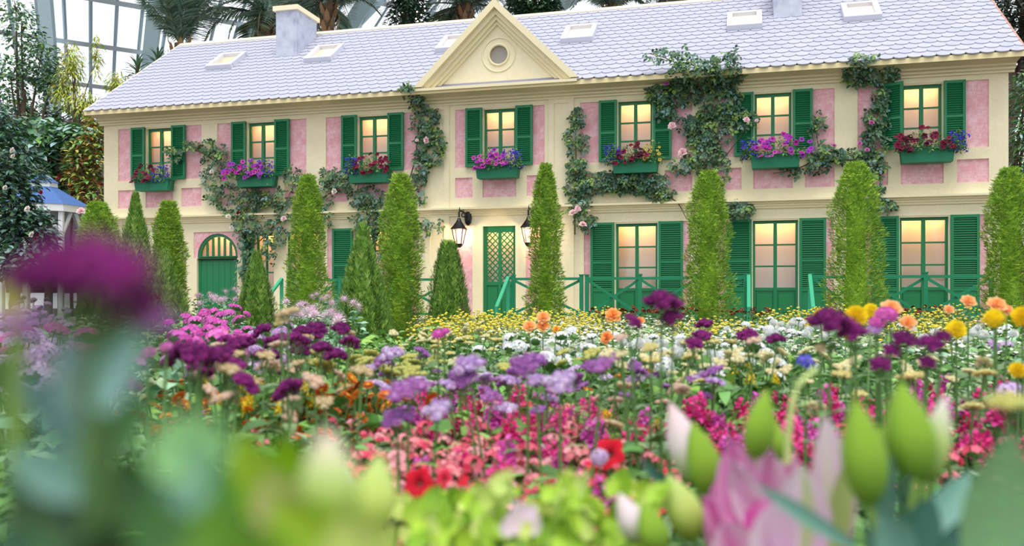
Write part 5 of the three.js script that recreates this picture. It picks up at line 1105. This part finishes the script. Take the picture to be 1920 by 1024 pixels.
standout('ochre_yarrow', 'blurred ochre yarrow head at the right edge above the big leaf', 1.0, [['greenYarrow', 1892, 760, 46, [0.2, 0]]], 'grey', 22);
standout('blue_flower', 'single violet-blue bloom above the curved lily tendril', 2.2, [['blueIris', 1510, 678, 17]], 'fresh', 23);
standout('magenta_phlox', 'blurred rose-pink bloom left of the plum throatworts', 2.0, [['phloxPink', 278, 664, 20], ['phloxPink', 312, 652, 14]], 'fresh', 24);
standout('magenta_phlox', 'rose-pink bloom among the cream yarrow below the squat cypress', 3.6, [['phloxPink', 822, 628, 15], ['phloxPink', 835, 622, 10]], 'fresh', 25);
standout('violet_throatwort', 'fan-shaped lilac head right of the golden yarrow by the broad cypress', 3.4, [['lilac', 735, 668, 26], ['violet', 718, 680, 18], ['lilac', 700, 692, 16]], 'fresh', 26);
standout('violet_throatwort', 'small violet heads scattered right of the near lilac ones', 3, [['violet', 1105, 690, 20], ['violet', 1160, 668, 16], ['plum', 1300, 655, 20], ['violet', 1190, 690, 16]], 'fresh', 27);
standout('faded_yarrow', 'cream yarrow ball heads below the upright plum head', 2.6, [['yarrow', 1220, 652, 18], ['yarrow', 1165, 664, 15], ['tan', 1165, 634, 14]], 'grey', 28);
// ---------------------------------------------------------------- foreground, a step from the lens
const LK = { green: hex(0x8fb63a), deep: hex(0x6a942c), pale: hex(0xc2d886), pink: hex(0xeda6d6), white: hex(0xf2e2ec), magenta: hex(0xd63aa4), teal: hex(0x6fa090), tealDark: hex(0x4f8272), lime: hex(0xa9cf3a), limePale: hex(0xcfe27a) };
function budGeo(len, rad, k0, k1, k2, s) {                    // three-ribbed closed lily bud along +y; colours base, middle, tip
  seed(s);
  const b = new GB(), nu = 18, nv = 14, rows = [];
  for (let i = 0; i <= nv; i++) {
    const t = i / nv, r = rad * Math.pow(Math.sin(Math.PI * Math.min(0.985, 0.1 + 0.9 * Math.pow(t, 0.85))), 0.85), row = [];
    for (let j = 0; j < nu; j++) { const a = j / nu * 6.283, rib = 1 + 0.1 * Math.cos(3 * a + t), seam = Math.max(0, Math.cos(3 * a + t)); const k = t < 0.5 ? between(k0, k1, t * 2) : between(k1, k2, (t - 0.5) * 2); row.push(b.v(Math.cos(a) * r * rib, len * t, Math.sin(a) * r * rib, between(k, LK.green, 0.35 * seam * (1 - t * 0.6)))); }
    rows.push(row);
  }
  for (let i = 0; i < nv; i++) for (let j = 0; j < nu; j++) { const e = (j + 1) % nu; b.t(rows[i][j], rows[i + 1][e], rows[i][e]); b.t(rows[i][j], rows[i + 1][j], rows[i + 1][e]); }
  return b.geo();
}
class Near {                                                  // a plant near the lens; points are measured directions at its depth
  constructor(name, label, cat, dep, px) { this.dep = dep; const p = at(px, 1000, dep); this.base = gnd(p); this.t = thing(name, label, cat, this.base.toArray()); this.stems = new GB(); }
  pt(x, y, dd = 0) { return at(x, y, this.dep + dd).sub(this.base); }
  stem(list, r, k = hex(0x7fa24a)) { const pts = list.map(([x, y, d]) => this.pt(x, y, d)); const c = new THREE.CatmullRomCurve3(pts); this.stems.tube(c.getPoints(12), Array.from({ length: 13 }, (_, i) => r * (1 - 0.4 * i / 12)), k, 7); return this; }
  root(x, y, r = 0.006) { const p = this.pt(x, y); this.stems.tube([V(p.x * 0.2, 0, p.z * 0.2), V(p.x * 0.8, p.y * 0.5, p.z * 0.8), p], [r * 1.3, r * 1.1, r], hex(0x7fa24a), 7); return this; }
  bud(a, b, wpx, k, s, dd = 0) { const p = this.pt(a[0], a[1], dd), q = this.pt(b[0], b[1], dd + 0.01), d = q.clone().sub(p), len = d.length(), m = part('bud', budGeo(len, wpx * 0.5 * this.dep / F, ...k, s), M.petal, this.t); m.position.copy(p); m.quaternion.setFromUnitVectors(UPV, d.normalize()); return this; }
  blade(a, b, wpx, k, { dd = 0, tipd = 0, name = null, curl = 0.3, cup = 0.3, tint = null, face = V(0.2, 0.45, 1), wave = 0, round = 0 } = {}) {
    const p = this.pt(a[0], a[1], dd), q = this.pt(b[0], b[1], dd + tipd), d = q.clone().sub(p), len = d.length(), g = new GB();
    g.petal(p, d.normalize(), face.clone().normalize(), len * 1.03, wpx * this.dep / F, k, { curl, cup, steps: 10, side: 3, tint, wave, round });
    part(name ?? 'leaf', g.geo(), name ? M.petal : M.leaf, this.t);
    return this;
  }
  done() { if (this.stems.n) part('stem', this.stems.geo(), M.stem, this.t); return this; }
}
const G3 = [LK.deep, LK.green, LK.green], P3 = [LK.green, LK.white, LK.pink], PG3 = [LK.green, LK.pale, LK.pale];
// lily stems
new Near('lily_plant', 'lily with a pink-tipped bud, a green bud and a pale bud', 'lily', 1.25, 1310)
  .bud([1305, 905], [1256, 756], 66, [LK.green, LK.white, hex(0xf0d0d4)], 41).bud([1333, 928], [1298, 792], 62, G3, 42, -0.03).bud([1300, 1010], [1252, 890], 66, [LK.green, LK.limePale, LK.pale], 43, -0.06)
  .stem([[1330, 1060], [1322, 980], [1305, 900]], 0.006).stem([[1330, 1060], [1336, 990], [1333, 925]], 0.006).root(1330, 1060)
  .blade([1330, 985], [1180, 858], 34, LK.tealDark, { dd: 0.05, curl: 0.5 }).blade([1330, 960], [1200, 880], 26, LK.tealDark, { dd: 0.08 }).blade([1345, 1000], [1335, 925], 34, LK.teal, { dd: -0.05 }).done();
const vein = (a, b) => (t, e) => between(between(b, a, Math.min(1, Math.abs(e) * 1.3)), a, t * 0.4);
new Near('lily_plant', 'open pink lily with magenta-veined petals and a tall green bud above', 'lily', 1.12, 1410)
  .bud([1412, 858], [1437, 730], 56, G3, 44, -0.02).bud([1462, 860], [1455, 790], 30, G3, 45, 0.1)
  .blade([1400, 1030], [1362, 818], 92, LK.pink, { name: 'petal', tint: vein(LK.pink, LK.magenta), curl: 0.3, wave: 0.03 }).blade([1420, 1030], [1440, 842], 100, LK.pink, { name: 'petal', tint: vein(hex(0xf0cce2), LK.magenta), dd: 0.03, wave: 0.03 })
  .blade([1400, 1030], [1310, 930], 70, LK.pink, { name: 'petal', tint: vein(LK.pink, LK.magenta), dd: 0.02, wave: 0.03 }).blade([1420, 1020], [1488, 850], 80, LK.pink, { name: 'petal', tint: vein(hex(0xefc4dd), LK.magenta), dd: 0.06 })
  .blade([1410, 1040], [1400, 900], 90, LK.magenta, { name: 'petal', tint: vein(hex(0xe58cc4), LK.magenta), dd: -0.04, curl: -0.3 }).blade([1390, 1080], [1350, 975], 90, LK.pink, { name: 'petal', tint: vein(hex(0xf0cce2), LK.magenta), dd: -0.06 })
  .blade([1430, 1010], [1352, 850], 60, LK.pink, { name: 'petal', tint: vein(hex(0xf4d8ea), LK.pink), dd: -0.03, wave: 0.06, curl: 0.6 }).blade([1440, 1030], [1395, 832], 50, LK.white, { name: 'petal', tint: vein(hex(0xf4dcec), LK.magenta), dd: 0.07, wave: 0.06 }).blade([1350, 1060], [1335, 900], 54, LK.magenta, { name: 'petal', tint: vein(LK.pink, LK.magenta), dd: 0.05 })
  .stem([[1476, 870, 0.02], [1480, 800, 0.02], [1496, 725, 0.02], [1530, 692, 0.03]], 0.005, LK.pale).stem([[1412, 1060], [1408, 960], [1412, 858]], 0.006).root(1412, 1060).done();
new Near('lily_plant', 'half-open pale pink lily with a green midrib before the green buds', 'lily', 0.98, 1520)
  .blade([1560, 1060], [1542, 782], 84, LK.pink, { name: 'petal', tint: (t, e) => (Math.abs(e) < 0.25 ? between(LK.pale, LK.white, t) : between(hex(0xdfa6d0), LK.white, t)), curl: 0.12, cup: 0.7 })
  .blade([1490, 1070], [1498, 872], 110, LK.white, { name: 'petal', tint: (t, e) => (Math.abs(e - 0.3) < 0.15 ? LK.pale : between(hex(0xe9b4dc), LK.white, t)), dd: -0.03, curl: 0.2, cup: 0.5 })
  .blade([1440, 1070], [1462, 930], 90, LK.white, { name: 'petal', tint: vein(LK.white, hex(0xe6a8d4)), dd: -0.02 }).blade([1560, 1060], [1578, 860], 44, LK.pale, { name: 'petal', dd: -0.02, cup: 0.6 })
  .blade([1610, 1030], [1398, 908], 30, LK.teal, { dd: -0.1, tipd: -0.02, curl: 0.25 }).root(1510, 1075).done();
new Near('lily_plant', 'lily with two large green buds and a white-edged bud at right', 'lily', 0.88, 1680)
  .bud([1628, 945], [1604, 748], 82, G3, 46).bud([1640, 930], [1655, 800], 50, G3, 47, 0.06).bud([1716, 902], [1688, 716], 92, G3, 48, 0.02).bud([1738, 905], [1772, 742], 56, [LK.deep, LK.pale, LK.white], 49, 0.04)
  .blade([1640, 1060], [1660, 850], 56, LK.teal, { dd: 0.03 }).blade([1700, 1060], [1800, 900], 62, LK.teal, { dd: -0.05, tipd: 0.06 }).blade([1700, 1070], [1640, 960], 76, LK.teal, { dd: -0.08 }).blade([1720, 1040], [1690, 880], 40, LK.tealDark, { dd: 0.02 }).blade([1690, 1080], [1740, 930], 80, LK.tealDark, { dd: -0.05 })
  .stem([[1690, 1080], [1650, 1010], [1628, 940]], 0.006).stem([[1690, 1080], [1705, 990], [1716, 900]], 0.006).stem([[1690, 1080], [1720, 990], [1738, 905]], 0.005).root(1690, 1080).done();
new Near('broad_leaf_plant', 'blurred upright broad leaf at the lower right corner', 'plant', 0.72, 1850)
  .blade([1838, 1090], [1880, 806], 128, hex(0x7fae78), { curl: 0.25, cup: 0.4 }).blade([1760, 1100], [1830, 960], 90, LK.tealDark, { dd: 0.08 }).blade([1930, 1090], [1925, 960], 90, LK.teal, { dd: 0.06 }).root(1840, 1090).done();
new Near('lilac_phlox', 'blurred lilac bloom beside the broad leaf at lower right', 'flower', 1.3, 1790).blade([1800, 1020], [1760, 940], 60, hex(0xc9a2d4), { name: 'petal' }).blade([1800, 1020], [1810, 950], 60, hex(0xd4b4dc), { name: 'petal' }).blade([1900, 1000], [1890, 940], 60, hex(0xc9a2d4), { name: 'petal' }).root(1800, 1030).done();
// lime leaves along the bottom
function limePlant(label, dep, x0, x1, y0, s) {
  const p = new Near('lime_foliage_plant', label, 'plant', dep, (x0 + x1) / 2);
  seed(s);
  for (let i = 0; i < 72; i++) {
    const x = rr(x0, x1), y = y0 + 25 + 150 * R() ** 1.2, a = rr(-2.6, -0.5), l = rr(30, 62), k = vary(pick([LK.lime, LK.lime, LK.limePale, hex(0x8dba2e)]), 0.12);
    p.blade([x, y], [x + Math.cos(a) * l, y + Math.sin(a) * l], l * 0.75, k, { dd: rr(-0.12, 0.12), tipd: rr(-0.02, 0.03), face: V(rr(-0.4, 0.4), 1, rr(0.2, 0.8)), wave: 0.09, curl: rr(0.1, 0.7), round: 1 });
  }
  for (let i = 0; i < 5; i++) p.root(rr(x0, x1), y0 + 90, 0.004);
  return p.done();
}
limePlant('lime green leafy plant under the scarlet petunia', 1.35, 720, 900, 925, 61);
limePlant('lime green leafy plant at the bottom middle with the widest spread', 1.2, 890, 1090, 900, 62);
limePlant('lime green leafy plant touching the pink-white lily bud', 1.25, 1050, 1230, 905, 63);
limePlant('lime green leafy plant at the bottom edge below the middle one', 0.95, 760, 1120, 985, 64);
new Near('lily_plant', 'short lily with pale pink bud tips poking out of the lime leaves', 'lily', 1.1, 1180)
  .bud([1200, 1020], [1160, 925], 54, [LK.green, LK.white, hex(0xf3dbe2)], 51).bud([1235, 1040], [1205, 940], 56, G3, 52, -0.04).blade([1010, 1000], [960, 940], 44, LK.white, { name: 'petal', dd: -0.05 }).blade([940, 1000], [1010, 950], 40, hex(0xe8cfe0), { name: 'petal', dd: -0.08 }).root(1200, 1030).done();
new Near('lily_plant', 'blurred pale green lily bud at the bottom left of the lime leaves', 'lily', 0.72, 700)
  .bud([692, 1000], [712, 850], 84, [LK.lime, LK.limePale, LK.pale], 53).bud([665, 990], [655, 870], 40, [LK.lime, LK.pale, LK.white], 54, 0.05).root(692, 1000).done();
new Near('lily_plant', 'heavily blurred pink-white lily tip with lime leaves at bottom left', 'lily', 0.4, 600)
  .bud([615, 990], [612, 806], 110, [LK.lime, LK.pale, hex(0xf0d6d2)], 55).blade([560, 1040], [510, 880], 110, hex(0xb9c47a), { name: 'petal', tint: vein(hex(0xd0c890), LK.lime) }).blade([520, 1000], [455, 806], 100, LK.lime, { dd: 0.02 }).blade([560, 1010], [545, 810], 130, hex(0x8fc41e), { dd: 0.06 })
  .blade([640, 1090], [520, 950], 150, LK.lime, { dd: -0.02 }).blade([700, 1100], [640, 960], 130, LK.limePale, { dd: -0.05 }).blade([560, 1100], [460, 1000], 130, hex(0x86b83a), {}).root(600, 1040).done();
// left: throatwort close to the lens
{
  const p = new Near('plum_throatwort', 'large blurred plum throatwort head close to the lens at left', 'flower', 0.33, 190);
  seed(71);
  for (const [x, y, r, kind, dd = 0] of [[80, 572, 62, 'plum'], [130, 548, 66, 'plum'], [185, 545, 70, 'plum'], [235, 572, 66, 'plum', -0.02], [262, 612, 54, 'plum', -0.01], [160, 572, 56, 'plum', 0.01], [45, 620, 46, 'violet', 0.02], [298, 622, 40, 'violet', 0.02], [105, 512, 34, 'violet', 0.03], [228, 612, 40, 'plum', 0.01]]) {
    const m = part('flower_head', HEAD[kind][Math.floor(R() * 2)], M.petal, p.t);
    m.position.copy(p.pt(x, y, dd)); m.scale.setScalar(r * 1.25 * 0.33 / F); m.rotation.set(0.3, R() * 6, rr(-0.3, 0.3));
    p.stem([[175, 800], [(x + 175) / 2, 720], [x, y + r * 0.6]], 0.0025, hex(0x5f7a50));
  }
  p.root(175, 800, 0.004).stem([[196, 1080], [192, 900], [190, 700], [200, 610]], 0.0075, hex(0x456a34));
  const bl = hex(0x86aaa4), bd = hex(0x5d8a86);
  p.blade([180, 800], [120, 640], 84, bl, { dd: 0.0, face: V(0.2, 0.7, 0.7) }).blade([185, 770], [285, 622], 80, hex(0x8ab8ac), { dd: -0.02 }).blade([175, 860], [50, 700], 80, hex(0x6f9a90), { dd: 0.02 }).blade([170, 930], [30, 850], 90, hex(0x6f9c8e), { dd: 0.0 }).blade([150, 990], [20, 900], 110, hex(0x3f6a3a), { dd: 0.03 }).blade([180, 900], [120, 790], 90, hex(0x9cb83a), { dd: 0.06 })
    .blade([175, 1000], [20, 960], 140, hex(0x3c5a38), {}).blade([190, 980], [300, 880], 130, hex(0x4c7a44), { dd: 0.05 }).blade([200, 860], [300, 740], 90, hex(0x4f7f4a), { dd: 0.08 }).blade([180, 1060], [110, 940], 120, hex(0x4a5f20), { dd: 0.02 }).blade([30, 760], [0, 660], 80, hex(0x2f5a24), { dd: 0.08 }).done();
}
{
  const p = new Near('broad_leaf_plant', 'blurred soft green leafy plant filling the lower left corner', 'plant', 0.28, 300);
  seed(72);
  p.blade([380, 900], [330, 770], 150, hex(0x9ad48a), { face: V(0, 0.8, 0.6) }).blade([330, 950], [390, 840], 120, hex(0x7fae9a), {}).blade([420, 1000], [400, 870], 120, hex(0x6fb04a), { dd: 0.05 }).blade([300, 1080], [340, 900], 150, hex(0x5d8f52), { dd: 0.03 }).blade([450, 1090], [400, 940], 140, hex(0x76a83c), {}).blade([60, 1090], [90, 960], 150, hex(0x5f8a58), {}).blade([200, 1100], [230, 980], 140, hex(0x35552a), { dd: 0.04 })
    .blade([350, 1100], [300, 980], 130, hex(0x33552e), { dd: 0.06 }).blade([130, 1100], [10, 1000], 150, hex(0x3f6a4c), {}).blade([500, 1100], [470, 980], 140, hex(0x6ea02c), {}).root(330, 1050).root(120, 1080).done();
}
new Near('golden_yarrow', 'blurred yellow-green yarrow beside the plum head at the left edge', 'flower', 0.36, 30).blade([30, 600], [28, 498], 60, hex(0xb8bc62), { name: 'flower_head', face: V(0, 0.6, 0.8) }).root(30, 600, 0.004).done();
renderer.render(scene, camera);
